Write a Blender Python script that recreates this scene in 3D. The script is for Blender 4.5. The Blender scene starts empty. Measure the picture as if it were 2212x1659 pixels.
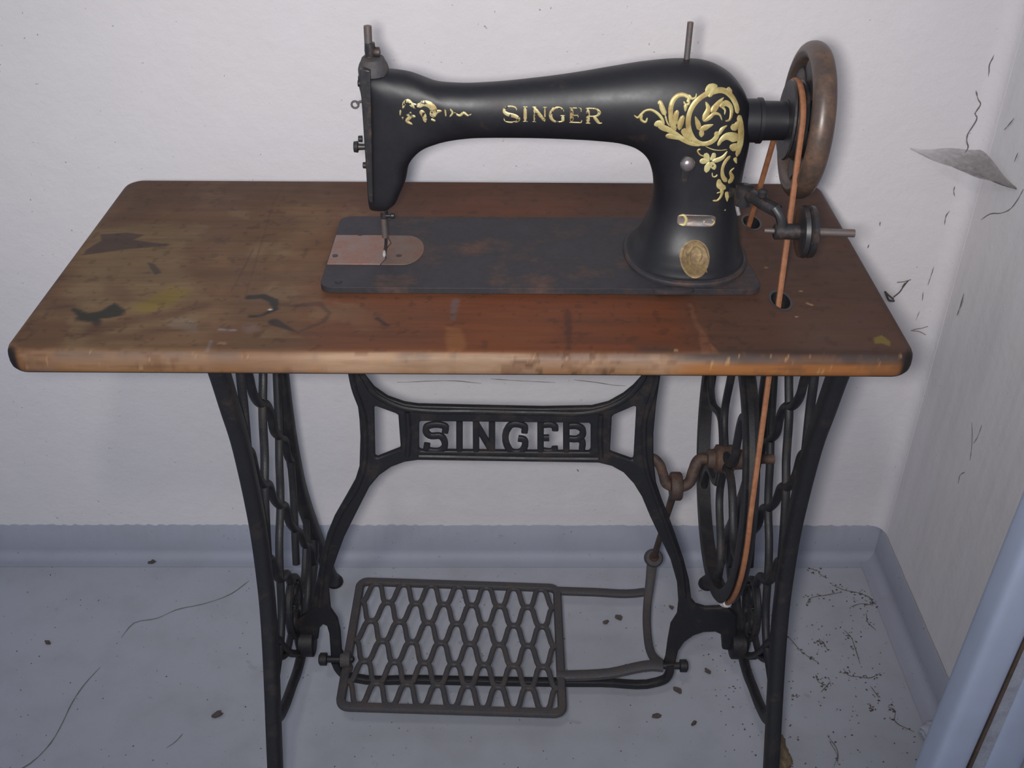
# Old treadle sewing machine on its wooden table in the corner of a plastered room.
# World units are metres: X to the right along the back wall, Y towards the back wall, Z up from the floor.
import bpy, bmesh, math, random
import numpy as np
from mathutils import Vector, Matrix
from mathutils.bvhtree import BVHTree

random.seed(7)
scene = bpy.context.scene
COL = scene.collection

# ---------------------------------------------------------------- camera, world, lights, exposure
cam_data = bpy.data.cameras.new('camera')
cam = bpy.data.objects.new('camera', cam_data)
COL.objects.link(cam)
cam.matrix_world = Matrix([[0.999986, -0.005312, -0.000144, 0.0], [0.002871, 0.562798, -0.82659, 0.0], [0.004472, 0.826578, 0.562805, 1.2863], [0.0, 0.0, 0.0, 1.0]])
cam_data.sensor_width = 36.0
cam_data.lens = 37.4973
cam_data.clip_start = 0.02
scene.camera = cam

world = bpy.data.worlds.new('room_daylight')
scene.world = world
world.use_nodes = True
world.node_tree.nodes['Background'].inputs['Color'].default_value = (0.74, 0.84, 1.0, 1)
world.node_tree.nodes['Background'].inputs['Strength'].default_value = 0.47

def lamp(name, kind, loc, energy, color, size, target=None):
    d = bpy.data.lights.new(name, kind)
    d.energy = energy
    d.color = color
    if kind == 'AREA':
        d.shape = 'DISK'
        d.size = size
    else:
        d.shadow_soft_size = size
    o = bpy.data.objects.new(name, d)
    COL.objects.link(o)
    o.location = loc
    if target is not None:
        o.rotation_euler = (Vector(target) - Vector(loc)).to_track_quat('-Z', 'Y').to_euler()
    return o

lamp('hanging_lamp', 'POINT', (-0.10, -0.12, 1.82), 15.0, (1.0, 0.93, 0.87), 0.05)
fl = lamp('camera_fill', 'SPOT', (-0.035, 0.0, 1.284), 47.0, (1.0, 0.985, 0.97), 0.03, (-0.02, 1.36, 0.70))  # soft fill added beside the lens, lifts the wall under the table
fl.data.spot_size = math.radians(86)
fl.data.spot_blend = 1.0

scene.view_settings.view_transform = 'Standard'
scene.view_settings.look = 'None'
scene.view_settings.gamma = 1.0
scene.view_settings.use_curve_mapping = False
scene.view_settings.exposure = 0.0

# ---------------------------------------------------------------- object helpers
def world_origin(o):
    p = Vector((0, 0, 0))
    while o is not None:
        p = p + o.location
        o = o.parent
    return p

def link(o, parent=None):
    COL.objects.link(o)
    if parent is not None:
        o.parent = parent
    return o

def mesh_obj(name, verts, faces, mat, parent=None, smooth=True, origin=None, angle=None):
    """one mesh object; verts are world coordinates, the origin is put at their centre"""
    me = bpy.data.meshes.new(name)
    V = np.asarray(verts, dtype=float)
    if origin is None:
        origin = (V.min(0) + V.max(0)) / 2
    origin = np.asarray(origin, float)
    me.from_pydata((V - origin).tolist(), [], [list(map(int, f)) for f in faces])
    bm = bmesh.new(); bm.from_mesh(me)
    bmesh.ops.recalc_face_normals(bm, faces=bm.faces)
    bm.to_mesh(me); bm.free()
    me.polygons.foreach_set('use_smooth', [smooth] * len(me.polygons))
    if smooth and angle:
        me.set_sharp_from_angle(angle=math.radians(angle))
    if mat is not None:
        me.materials.append(mat)
    o = bpy.data.objects.new(name, me)
    link(o, parent)
    po = world_origin(parent) if parent is not None else Vector((0, 0, 0))
    o.location = Vector(origin) - po
    return o

def thing(name, label, cat, loc, group=None):
    o = bpy.data.objects.new(name, None)
    o.empty_display_size = 0.05
    COL.objects.link(o)
    o.location = loc
    o['label'] = label; o['category'] = cat
    if group: o['group'] = group
    return o

def tag(o, label, cat, group=None):
    o['label'] = label; o['category'] = cat
    if group: o['group'] = group
    return o

def struct(o):
    o['kind'] = 'structure'
    return o

class MB:
    """collects vertices and faces for ONE mesh"""
    def __init__(s): s.v = []; s.f = []
    def add(s, v, f):
        n = len(s.v)
        s.v += [tuple(map(float, p)) for p in v]
        s.f += [tuple(i + n for i in q) for q in f]
        return s
    def build(s, name, mat, parent=None, smooth=True, angle=40, origin=None):
        return mesh_obj(name, s.v, s.f, mat, parent, smooth, origin, angle)

def catmull(P, n=6, closed=False):
    P = np.asarray(P, float)
    if len(P) < 3 and not closed:
        t = np.linspace(0, 1, n + 1)[:, None]
        return P[0] * (1 - t) + P[-1] * t
    m = len(P); out = []
    rng = range(m) if closed else range(m - 1)
    for i in rng:
        if closed:
            a, b, c, d = P[(i - 1) % m], P[i], P[(i + 1) % m], P[(i + 2) % m]
        else:
            a = P[i - 1] if i > 0 else 2 * P[0] - P[1]
            b, c = P[i], P[i + 1]
            d = P[i + 2] if i + 2 < m else 2 * P[-1] - P[-2]
        # centripetal-ish tangents keep unevenly spaced outlines from overshooting
        l1 = max(np.linalg.norm(b - a), 1e-9); l2 = max(np.linalg.norm(c - b), 1e-9); l3 = max(np.linalg.norm(d - c), 1e-9)
        m1 = l2 * ((b - a) / l1 * l2 + (c - b) / l2 * l1) / (l1 + l2)
        m2 = l2 * ((c - b) / l2 * l3 + (d - c) / l3 * l2) / (l2 + l3)
        for k in range(n):
            t = k / n
            h00 = 2*t**3 - 3*t**2 + 1; h10 = t**3 - 2*t**2 + t; h01 = -2*t**3 + 3*t**2; h11 = t**3 - t**2
            out.append(h00*b + h10*m1 + h01*c + h11*m2)
    if not closed: out.append(P[-1])
    return np.array(out)

def unit(v):
    v = np.asarray(v, float); n = np.linalg.norm(v, axis=-1, keepdims=True)
    return v / np.maximum(n, 1e-12)

def sweep(mb, path, w, t, nrm, sides=10, e=2.0, closed=False, caps=True):
    """bar along path: width w lies in the plane square to nrm, thickness t along nrm; superellipse section"""
    P = np.asarray(path, float); N = len(P)
    w = np.interp(np.linspace(0, 1, N), np.linspace(0, 1, len(np.atleast_1d(w))), np.atleast_1d(w)) if np.ndim(w) else np.full(N, w)
    t = np.interp(np.linspace(0, 1, N), np.linspace(0, 1, len(np.atleast_1d(t))), np.atleast_1d(t)) if np.ndim(t) else np.full(N, t)
    if closed:
        T = unit(np.roll(P, -1, 0) - np.roll(P, 1, 0))
    else:
        T = unit(np.gradient(P, axis=0))
    nrm = np.asarray(nrm, float)
    B = unit(np.cross(np.broadcast_to(nrm, T.shape), T))
    Nn = unit(np.cross(T, B))
    a = np.arange(sides) / sides * 2 * np.pi + np.pi / sides
    ca = np.sign(np.cos(a)) * np.abs(np.cos(a)) ** (2 / e); sa = np.sign(np.sin(a)) * np.abs(np.sin(a)) ** (2 / e)
    V = P[:, None] + B[:, None] * (ca[None, :, None] * w[:, None, None] / 2) + Nn[:, None] * (sa[None, :, None] * t[:, None, None] / 2)
    F = []
    M = N if closed else N - 1
    for i in range(M):
        j = (i + 1) % N
        for k in range(sides):
            l = (k + 1) % sides
            F.append((i*sides + k, i*sides + l, j*sides + l, j*sides + k))
    if not closed and caps:
        F.append(tuple(range(sides))); F.append(tuple((N - 1)*sides + k for k in reversed(range(sides))))
    mb.add(V.reshape(-1, 3), F)
    return mb

def tube(mb, path, r, sides=10, closed=False, ref=None):
    P = np.asarray(path, float)
    d = P[-1] - P[0] if not closed else np.array([0, 0, 1.0])
    if ref is None:
        ref = np.array([0, 1.0, 0]) if abs(unit(d)[1]) < 0.8 else np.array([1.0, 0, 0])
    r = np.asarray(r, float) * 2
    return sweep(mb, P, r, r, ref, sides, 2.0, closed)

AX = {'x': (np.array([1., 0, 0]), np.array([0, 1., 0]), np.array([0, 0, 1.])),
      'y': (np.array([0, 1., 0]), np.array([0, 0, 1.]), np.array([1., 0, 0])),
      'z': (np.array([0, 0, 1.]), np.array([1., 0, 0]), np.array([0, 1., 0]))}
def lathe(mb, centre, axis, prof, n=32, closed=False, sx=1.0, sy=1.0):
    """prof: (distance along axis, radius)"""
    A, U, W = AX[axis] if isinstance(axis, str) else axis
    c = np.asarray(centre, float); V = []; F = []
    m = len(prof)
    for (h, r) in prof:
        for k in range(n):
            a = 2 * math.pi * k / n
            V.append(c + A*h + U*(r*sx*math.cos(a)) + W*(r*sy*math.sin(a)))
    for i in range(m if closed else m - 1):
        j = (i + 1) % m
        for k in range(n):
            l = (k + 1) % n
            F.append((i*n + k, i*n + l, j*n + l, j*n + k))
    if not closed:
        F.append(tuple(range(n))); F.append(tuple((m-1)*n + k for k in reversed(range(n))))
    mb.add(V, F)
    return mb

def frame_of(d):
    d = unit(np.asarray(d, float))
    u = unit(np.cross(d, [0, 0, 1.0] if abs(d[2]) < 0.9 else [1.0, 0, 0]))
    return (d, u, np.cross(d, u))

def box(mb, lo, hi):
    (a, b, c), (d, e, f) = lo, hi
    mb.add([(a,b,c),(d,b,c),(d,e,c),(a,e,c),(a,b,f),(d,b,f),(d,e,f),(a,e,f)],
           [(0,3,2,1),(4,5,6,7),(0,1,5,4),(1,2,6,5),(2,3,7,6),(3,0,4,7)])
    return mb

def plate(name, loops, thick, nrm, mat, parent, bevel=0.002, seg=3):
    """solid plate: outline loops (outer + holes, coplanar world points) with depth thick along nrm, rounded edges"""
    bm = bmesh.new()
    nrm = Vector(nrm)
    allp = np.array([p for lp in loops for p in lp], float)
    org = (allp.min(0) + allp.max(0)) / 2 + np.array(nrm) * thick / 2
    edges = []
    for lp in loops:
        vs = [bm.verts.new(Vector(p) - Vector(org)) for p in lp]
        for i in range(len(vs)):
            edges.append(bm.edges.new((vs[i], vs[(i + 1) % len(vs)])))
    bmesh.ops.triangle_fill(bm, use_beauty=True, use_dissolve=False, edges=edges)
    r = bmesh.ops.extrude_face_region(bm, geom=bm.faces[:])
    for v in [g for g in r['geom'] if isinstance(g, bmesh.types.BMVert)]:
        v.co += nrm * thick
    bmesh.ops.recalc_face_normals(bm, faces=bm.faces)
    me = bpy.data.meshes.new(name)
    bm.to_mesh(me); bm.free()
    me.polygons.foreach_set('use_smooth', [True] * len(me.polygons))
    me.set_sharp_from_angle(angle=math.radians(40))
    me.materials.append(mat)
    o = bpy.data.objects.new(name, me)
    link(o, parent)
    o.location = Vector(org) - (world_origin(parent) if parent is not None else Vector((0, 0, 0)))
    if bevel:
        b = o.modifiers.new('rounding', 'BEVEL')
        b.width = bevel; b.segments = seg; b.limit_method = 'ANGLE'; b.angle_limit = math.radians(50)
        b.use_clamp_overlap = True
    return o

# ---------------------------------------------------------------- material helpers
def srgb(r, g, b):
    f = lambda c: (c/255/12.92) if c/255 <= 0.04045 else ((c/255 + 0.055)/1.055)**2.4
    return (f(r), f(g), f(b), 1.0)

class NT:
    def __init__(s, name):
        s.m = bpy.data.materials.new(name); s.m.use_nodes = True
        s.t = s.m.node_tree; s.n = s.t.nodes; s.b = s.n['Principled BSDF']
        s.co = s.n.new('ShaderNodeTexCoord')
        g = s.n.new('ShaderNodeNewGeometry'); s.pos = g.outputs['Position']
    def link(s, a, b): s.t.links.new(a, b)
    def noise(s, scale, detail=4, rough=0.55, stretch=None, dist=0.0):
        n = s.n.new('ShaderNodeTexNoise'); n.inputs['Scale'].default_value = scale
        n.inputs['Detail'].default_value = detail; n.inputs['Roughness'].default_value = rough
        n.inputs['Distortion'].default_value = dist
        src = s.pos
        if stretch:
            mp = s.n.new('ShaderNodeMapping'); mp.inputs['Scale'].default_value = stretch
            s.link(src, mp.inputs['Vector']); src = mp.outputs['Vector']
        s.link(src, n.inputs['Vector'])
        return n.outputs['Fac']
    def ramp(s, fac, lo, hi, c0=(0,0,0,1), c1=(1,1,1,1)):
        r = s.n.new('ShaderNodeValToRGB')
        r.color_ramp.elements[0].position = lo; r.color_ramp.elements[1].position = hi
        r.color_ramp.elements[0].color = c0; r.color_ramp.elements[1].color = c1
        s.link(fac, r.inputs['Fac']); return r.outputs['Color']
    def mix(s, fac, a, b, mode='MIX'):
        m = s.n.new('ShaderNodeMix'); m.data_type = 'RGBA'; m.blend_type = mode
        for key, val in ((0, fac), (6, a), (7, b)):
            if isinstance(val, (int, float)): m.inputs[key].default_value = val
            elif isinstance(val, tuple): m.inputs[key].default_value = val
            else: s.link(val, m.inputs[key])
        return m.outputs[2]
    def math(s, op, a, b):
        m = s.n.new('ShaderNodeMath'); m.operation = op
        for k, v in ((0, a), (1, b)):
            if isinstance(v, (int, float)): m.inputs[k].default_value = v
            else: s.link(v, m.inputs[k])
        return m.outputs[0]
    def attr(s, name):
        a = s.n.new('ShaderNodeAttribute'); a.attribute_name = name
        return a.outputs['Color'], a.outputs['Alpha']
    def bump(s, h, strength=0.3, dist=0.002):
        b = s.n.new('ShaderNodeBump'); b.inputs['Strength'].default_value = strength
        b.inputs['Distance'].default_value = dist
        s.link(h, b.inputs['Height']); s.link(b.outputs['Normal'], s.b.inputs['Normal'])
    def out(s, color=None, rough=None, metal=None, coat=None, spec=None):
        for key, v in (('Base Color', color), ('Roughness', rough), ('Metallic', metal), ('Coat Weight', coat), ('Specular IOR Level', spec)):
            if v is None: continue
            if isinstance(v, (int, float, tuple)): s.b.inputs[key].default_value = v
            else: s.link(v, s.b.inputs[key])
        return s.m

def metal_mat(name, dark, worn, amount, scale, rough=(0.35, 0.6), metal=0.0, spec=0.5, bump=0.15, fine=None, coat=0.0):
    k = NT(name)
    n1 = k.noise(scale, 6, 0.65)
    f = k.ramp(n1, 0.62 - amount, 0.80 - amount * 0.6)
    c = k.mix(f, dark, worn)
    n2 = k.noise(scale * 9, 3, 0.6)
    c = k.mix(k.ramp(n2, 0.35, 0.75, (0,0,0,1), (0.5,0.5,0.5,1)), c, tuple(min(1, v * 0.55) for v in dark[:3]) + (1,))
    r = k.ramp(n1, 0.3, 0.75, (rough[0],)*3 + (1,), (rough[1],)*3 + (1,))
    k.bump(k.noise(scale * 14, 4, 0.6), bump, 0.001)
    return k.out(c, r, metal, coat, spec)
M = {}
M['iron'] = metal_mat('black_cast_iron', srgb(33, 33, 37), srgb(60, 50, 45), 0.10, 30, (0.42, 0.65), 0.0, 0.38, 0.25)
M['iron_dusty'] = metal_mat('dusty_cast_iron', srgb(70, 68, 71), srgb(84, 74, 70), 0.16, 40, (0.55, 0.8), 0.0, 0.35, 0.3)
M['iron_rust'] = metal_mat('rusty_iron', srgb(60, 50, 46), srgb(98, 72, 60), 0.22, 60, (0.5, 0.8), 0.0, 0.35, 0.3)
M['steel_worn'] = metal_mat('dull_worn_steel', srgb(112, 108, 108), srgb(120, 96, 84), 0.22, 80, (0.35, 0.6), 0.55, 0.5, 0.1)
M['knob_steel'] = metal_mat('polished_knob_steel', srgb(150, 146, 150), srgb(140, 126, 122), 0.15, 70, (0.22, 0.34), 0.75, 0.5, 0.02)
M['plate_rust'] = metal_mat('tarnished_needle_plate', srgb(128, 110, 107), srgb(136, 96, 78), 0.28, 45, (0.4, 0.65), 0.2, 0.5, 0.08)
M['needle_plate'] = metal_mat('brown_tarnished_plate', srgb(104, 90, 84), srgb(112, 82, 68), 0.28, 45, (0.45, 0.65), 0.15, 0.45, 0.08)
M['japan'] = metal_mat('black_japanned_enamel', srgb(24, 24, 29), srgb(66, 46, 38), 0.01, 22, (0.40, 0.56), 0.0, 0.45, 0.03, coat=0.0)
M['bed_black'] = metal_mat('worn_black_bed', srgb(50, 48, 52), srgb(92, 68, 58), 0.12, 16, (0.5, 0.7), 0.0, 0.3, 0.05)
M['wheel_brown'] = metal_mat('worn_brown_wheel', srgb(80, 67, 61), srgb(120, 90, 70), 0.15, 26, (0.28, 0.5), 0.15, 0.5, 0.04)
M['black_metal'] = metal_mat('blackened_metal', srgb(46, 45, 48), srgb(84, 66, 56), 0.1, 90, (0.3, 0.5), 0.2, 0.5, 0.05)
M['leather'] = metal_mat('tan_leather_belt', srgb(134, 88, 62), srgb(156, 106, 76), 0.2, 120, (0.55, 0.75), 0.0, 0.3, 0.2)
M['old_brass'] = metal_mat('old_brass', srgb(140, 118, 78), srgb(104, 84, 62), 0.3, 160, (0.4, 0.6), 0.35, 0.5, 0.3)
M['clip_steel'] = metal_mat('bright_wire_clip', srgb(170, 168, 172), srgb(150, 140, 134), 0.2, 200, (0.35, 0.5), 0.4, 0.5, 0.3)
k = NT('pale_blue_grey_paint')
M['post'] = k.out(k.mix(k.ramp(k.noise(7, 4, 0.6), 0.35, 0.7), srgb(182, 191, 214), srgb(170, 179, 200)), 0.5, 0.0, 0.0, 0.35)
M['post_gap'] = metal_mat('brown_gap_shade', srgb(96, 80, 68), srgb(70, 58, 50), 0.2, 30, (0.6, 0.8))  # brown tone painted for the shadow in the post gap
M['plaster_chunk'] = metal_mat('white_plaster', srgb(176, 178, 190), srgb(150, 150, 160), 0.2, 40, (0.8, 0.95), bump=0.5)
M['tan_lump'] = metal_mat('tan_crumbly_foam', srgb(132, 116, 90), srgb(108, 92, 72), 0.3, 70, (0.8, 0.95), bump=0.8)
M['dirt'] = metal_mat('dark_dirt', srgb(72, 66, 66), srgb(96, 84, 78), 0.3, 200, (0.8, 0.95))
M['crack'] = metal_mat('dark_hairline_crack', srgb(92, 88, 90), srgb(120, 116, 116), 0.35, 120, (0.8, 0.95))

def gold_mat(name, a, b, wear):
    k = NT(name)
    n = k.noise(70, 5, 0.6)
    c = k.mix(k.ramp(n, 0.35, 0.7), a, b)
    w = k.noise(220, 4, 0.7)
    c = k.mix(k.ramp(w, 0.60 - wear, 0.64 - wear), c, srgb(34, 32, 34))
    return k.out(c, 0.42, 0.25, 0.0, 0.5)
M['gold'] = gold_mat('gold_transfer', srgb(194, 182, 126), srgb(146, 120, 70), -0.12)
M['gold_worn'] = gold_mat('worn_gold_transfer', srgb(198, 188, 140), srgb(158, 134, 86), 0.06)
M['ivory_gold'] = gold_mat('faded_gold_leaf', srgb(196, 186, 136), srgb(172, 150, 96), -0.02)

def wall_mat(name, base, tint, streak):
    k = NT(name)
    big = k.noise(2.2, 3, 0.5)
    c = k.mix(k.ramp(big, 0.3, 0.72), base, tint)
    mott = k.noise(18, 5, 0.6)
    c = k.mix(k.ramp(mott, 0.3, 0.7, (0.0,)*3 + (1,), (0.22,)*3 + (1,)), c, tuple(v * 0.86 for v in base[:3]) + (1,))
    spk = k.noise(190, 2, 0.5)
    c = k.mix(k.ramp(spk, 0.74, 0.78, (0,0,0,1), (0.7,)*3 + (1,)), c, srgb(120, 114, 112))
    if streak:
        st = k.noise(34, 4, 0.6, (1, 1, 0.10))
        c = k.mix(k.ramp(st, 0.42, 0.72, (0,0,0,1), (0.16,)*3 + (1,)), c, srgb(150, 148, 148))
        wh = k.noise(150, 2, 0.5, (1, 1, 0.45))
        c = k.mix(k.ramp(wh, 0.72, 0.76, (0,0,0,1), (0.6,)*3 + (1,)), c, srgb(226, 226, 230))
    k.bump(k.math('ADD', k.noise(55, 6, 0.65), k.math('MULTIPLY', k.noise(9, 3, 0.5), 1.5)), 0.35 if not streak else 0.25, 0.004)
    return k.out(c, 0.85, 0.0, 0.0, 0.3)
M['wall'] = wall_mat('white_distemper_wall', srgb(222, 216, 216), srgb(214, 210, 214), False)
M['wall_side'] = wall_mat('grey_streaked_plaster_wall', srgb(222, 217, 217), srgb(214, 211, 214), True)

def floor_mat(name, base, tint):
    k = NT(name)
    big = k.noise(2.5, 4, 0.55)
    c = k.mix(k.ramp(big, 0.3, 0.7), base, tint)
    mot = k.noise(14, 5, 0.6)
    c = k.mix(k.ramp(mot, 0.45, 0.75, (0,0,0,1), (0.35,)*3 + (1,)), c, srgb(136, 136, 140))
    st = k.noise(26, 3, 0.5, None, 0.6)
    c = k.mix(k.ramp(st, 0.70, 0.78, (0,0,0,1), (0.45,)*3 + (1,)), c, srgb(106, 98, 92))
    sp = k.noise(150, 3, 0.6)
    c = k.mix(k.ramp(sp, 0.69, 0.73, (0,0,0,1), (0.65,)*3 + (1,)), c, srgb(78, 72, 74))
    k.bump(k.noise(40, 6, 0.6), 0.15, 0.003)
    return k.out(c, 0.62, 0.0, 0.0, 0.35)
M['floor'] = floor_mat('blue_grey_floor_paint', srgb(166, 168, 178), srgb(160, 162, 170))
M['base_paint'] = floor_mat('blue_grey_base_paint', srgb(158, 161, 174), srgb(150, 152, 165))

k = NT('varnished_wood')
colr, alp = k.attr('wood')
g1 = k.noise(26, 6, 0.65, (0.14, 1.6, 1.0), 0.4)
g2 = k.noise(150, 4, 0.6, (0.10, 1.2, 1.0))
c = k.mix(k.ramp(g1, 0.35, 0.7, (0,0,0,1), (0.42,)*3 + (1,)), colr, (0.030, 0.016, 0.010, 1))
c = k.mix(k.ramp(g2, 0.5, 0.8, (0,0,0,1), (0.30,)*3 + (1,)), c, (0.022, 0.013, 0.010, 1))
rg = k.ramp(k.noise(9, 4, 0.6), 0.3, 0.7, (0.50,)*3 + (1,), (0.70,)*3 + (1,))
k.bump(g2, 0.12, 0.0006)
M['wood'] = k.out(c, rg, 0.0, 0.0, 0.28)

k = NT('dusty_cobweb')
n = k.noise(90, 5, 0.7, (1, 1, 3))
a = k.ramp(n, 0.25, 0.75, (0.40,)*3 + (1,), (0.96,)*3 + (1,))
dust, _ = k.attr('dust')
k.link(k.mix(1.0, dust, a, 'MULTIPLY'), k.b.inputs['Alpha'])
M['cobweb'] = k.out(srgb(118, 112, 108), 0.95, 0.0, 0.0, 0.1)

# ---------------------------------------------------------------- the room
SL = 0.0063                       # the walls stand a third of a degree off the table's front edge
WY, XR = 1.3597, 0.6306
def back_y(x): return WY + SL * x
def right_x(y): return XR - SL * (y - WY)
U = np.array([1.0, SL, 0]) ; W = np.array([-SL, 1.0, 0])
corner = np.array([XR, back_y(XR), 0.0])
def rp(a, b, z): return corner + U * a + W * b + np.array([0, 0, z])   # a along the back wall, b away from the viewer

mb = MB(); mb.add([(-3, -2.5, 0), (1.2, -2.5, 0), (1.2, 1.6, 0), (-3, 1.6, 0), (-3, -2.5, -.1), (1.2, -2.5, -.1), (1.2, 1.6, -.1), (-3, 1.6, -.1)],
       [(0,1,2,3), (4,7,6,5), (0,4,5,1), (1,5,6,2), (2,6,7,3), (3,7,4,0)])
struct(mb.build('floor', M['floor'], smooth=False))

def slab(a0, a1, b0, b1, z0, z1):
    m = MB()
    m.add([rp(a0,b0,z0), rp(a1,b0,z0), rp(a1,b1,z0), rp(a0,b1,z0), rp(a0,b0,z1), rp(a1,b0,z1), rp(a1,b1,z1), rp(a0,b1,z1)],
          [(0,3,2,1),(4,5,6,7),(0,1,5,4),(1,2,6,5),(2,3,7,6),(3,0,4,7)])
    return m
wall_back = struct(slab(-3.6, 0.12, 0, 0.12, 0, 2.5).build('wall_back', M['wall'], smooth=False))
# the right-hand wall meets the back wall in a soft plastered cove
wall_right = struct(slab(0, 0.12, -3.8, 0.0, 0, 2.5).build('wall_right', M['wall_side'], smooth=False))
mb = MB(); R_ = 0.022; prof = [(0.001, -R_ - 0.002)]
for i in range(0, 11):
    a = i / 10 * math.pi / 2
    prof.append((-R_ + R_ * math.cos(a) - 0.0004, -R_ + R_ * math.sin(a) - 0.0004))
prof += [(-R_ - 0.002, 0.001), (0.001, 0.001)]
V = [rp(a, b, z) for z in (0.0712, 2.5) for a, b in prof]; n = len(prof)
F = [(i, (i+1) % n, n + (i+1) % n, n + i) for i in range(n)] + [tuple(range(n)), tuple(n + i for i in reversed(range(n)))]
mb.add(V, F)
struct(mb.build('trim_1', M['wall'], angle=30))
# floor paint carried up both walls, ragged at the brushed upper edge
def ragged(s, seed, amp):
    r = random.Random(seed)
    return amp * (0.6 * math.sin(s * 31 + seed) + 0.5 * math.sin(s * 83 + 2 * seed) + r.uniform(-1, 1))
def base_strip(name, along, n, hgt, amp, seed, up=0.0):
    m = MB(); V = []; F = []
    q = 8
    for i in range(n + 1):
        s = i / n
        top = hgt + ragged(s * 12, seed + i, amp)
        r = 0.016
        pts = [(r + 0.012, 0.0006)] + [(r - r*math.sin(a) + 0.0012, r - r*math.cos(a) + 0.0006) for a in np.linspace(0, math.pi/2, q - 3)] + [(0.0012, top), (0.0, top + 0.0008)]
        for d, z in pts: V.append(along(s, d + up, z + up))
    m_ = len(pts)
    for i in range(n):
        for j in range(m_ - 1): F.append((i*m_ + j, (i+1)*m_ + j, (i+1)*m_ + j + 1, i*m_ + j + 1))
    m.add(V, F)
    return struct(m.build(name, M['base_paint'], angle=60))
base_strip('baseboard_back', lambda s, d, z: rp(-2.6 + s * 2.600, -d, z), 420, 0.0705, 0.0011, 3)
base_strip('baseboard_right', lambda s, d, z: rp(-d - 0.0006, -2.6 + s * 2.600, z), 300, 0.0705, 0.0006, 11, 0.0006)

# cracks and scuffs in the plaster: thin ribbons lying on the walls
def ribbon(name, pts, w, off, mat, parent, n=3):
    P = catmull(np.array(pts), n)
    rnd = random.Random(len(pts) * 17 + int(abs(P[0][0]) * 1000))
    ww = [w * rnd.uniform(0.35, 1.25) for _ in P]
    ww[0] = ww[-1] = w * 0.15
    m = MB()
    nrm = np.asarray(off, float)
    P = P + nrm * 0.0007
    sweep(m, P, np.array(ww), 0.0006, nrm, 4)
    return m.build(name, mat, parent)
BN = rp(0, -1, 0) - corner
RN = rp(-1, 0, 0) - corner
ZB = 1.363
for s_, w_ in (
    ([(0.6141,1.3635,0.8751),(0.6136,1.3635,0.8704),(0.6103,1.3635,0.8579),(0.6129,1.3635,0.8454),(0.6138,1.3635,0.8302),(0.6151,1.3635,0.8179)], .0022),
    ([(0.6015,1.3635,0.824),(0.6076,1.3635,0.8117),(0.612,1.3635,0.8061),(0.6094,1.3635,0.7974),(0.608,1.3635,0.793),(0.6117,1.3635,0.788),(0.6089,1.3635,0.7746),(0.6053,1.3635,0.7643),(0.6064,1.3635,0.7547),(0.6103,1.3635,0.7462),(0.6079,1.3635,0.7383)], .0024),
    ([(0.6057,1.3635,0.6901),(0.606,1.3635,0.6833),(0.6092,1.3635,0.6751)], .0018),
    ([(0.6073,1.3635,0.6535),(0.6044,1.3635,0.6465),(0.6052,1.3635,0.6323)], .0022),
    ([(0.6053,1.3635,0.5658),(0.6044,1.3635,0.5492),(0.6034,1.3635,0.5355)], .0014),
    ([(0.5991,1.3635,0.5247),(0.6012,1.3635,0.5092)], .0012),
    ([(0.6009,1.3635,0.492),(0.5989,1.3635,0.4761)], .0012),
    ([(0.5053,1.3635,0.6014),(0.5046,1.3635,0.5948)], .002),
    ([(0.5141,1.3635,0.6367),(0.5148,1.3635,0.6296)], .002),
    ([(-0.3916,1.3595,0.7105),(-0.3867,1.3595,0.7052),(-0.3836,1.3595,0.7005)], .0018),
    ([(-0.2247,1.3595,0.3691),(-0.1824,1.3595,0.3634),(-0.1323,1.3595,0.3654),(-0.0896,1.3595,0.3665),(-0.0469,1.3595,0.3616)], .0012),
    ([(-0.0325,1.3595,0.3703),(0.0102,1.3595,0.3672),(0.0672,1.3595,0.3641)], .0011),
    ([(0.0956,1.3595,0.3694),(0.1314,1.3595,0.3645),(0.1602,1.3595,0.3595),(0.176,1.3595,0.3588)], .0013),
    ([(-0.2236,1.3595,0.1534),(-0.2171,1.3595,0.1594)], .005),
    ([(-0.2123,1.3595,0.1624),(-0.1951,1.3595,0.1694)], .0018),
    ([(-0.5524,1.3575,0.1229),(-0.5479,1.3575,0.1128)], .006),
    ([(-0.5876,1.3575,0.1327),(-0.5782,1.3575,0.1166)], .0014),
    ([(0.1066,1.3595,0.1938),(0.1098,1.3595,0.189)], .004),
    ([(-0.7084,1.3575,0.5008),(-0.7047,1.3575,0.4969)], .0016)):
    ribbon('crack', s_, w_, BN, M['crack'], wall_back)
for s_, w_ in (
    ([(0.6305,1.3476,0.7776),(0.6305,1.3483,0.7691),(0.6305,1.3489,0.7605)], .003),
    ([(0.63,1.2974,0.8112),(0.63,1.3069,0.7986),(0.63,1.3154,0.7886)], .002),
    ([(0.63,1.2631,0.7791),(0.63,1.2658,0.7657)], .002),
    ([(0.6315,1.2268,0.7467),(0.6315,1.233,0.7303),(0.6315,1.2434,0.7129),(0.6315,1.2634,0.6971),(0.6315,1.2933,0.6817),(0.6315,1.3142,0.6631)], .0016),
    ([(0.6305,1.3028,0.556),(0.6305,1.3025,0.5369),(0.6305,1.305,0.5188)], .0035),
    ([(0.6315,1.3548,0.5268),(0.6315,1.3495,0.5221)], .003),
    ([(0.632,1.1823,0.422),(0.632,1.1709,0.4083),(0.632,1.1605,0.3883),(0.632,1.1567,0.3751)], .0014),
    ([(0.632,1.1546,0.4377),(0.632,1.1563,0.4153),(0.632,1.1609,0.4016)], .0012),
    ([(0.632,1.1605,0.3517),(0.632,1.1706,0.3367),(0.632,1.1679,0.3247)], .0016),
    ([(0.633,1.2088,0.3707),(0.633,1.2064,0.3701)], .005)):
    ribbon('crack', s_, w_, RN, M['crack'], wall_right)
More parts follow.
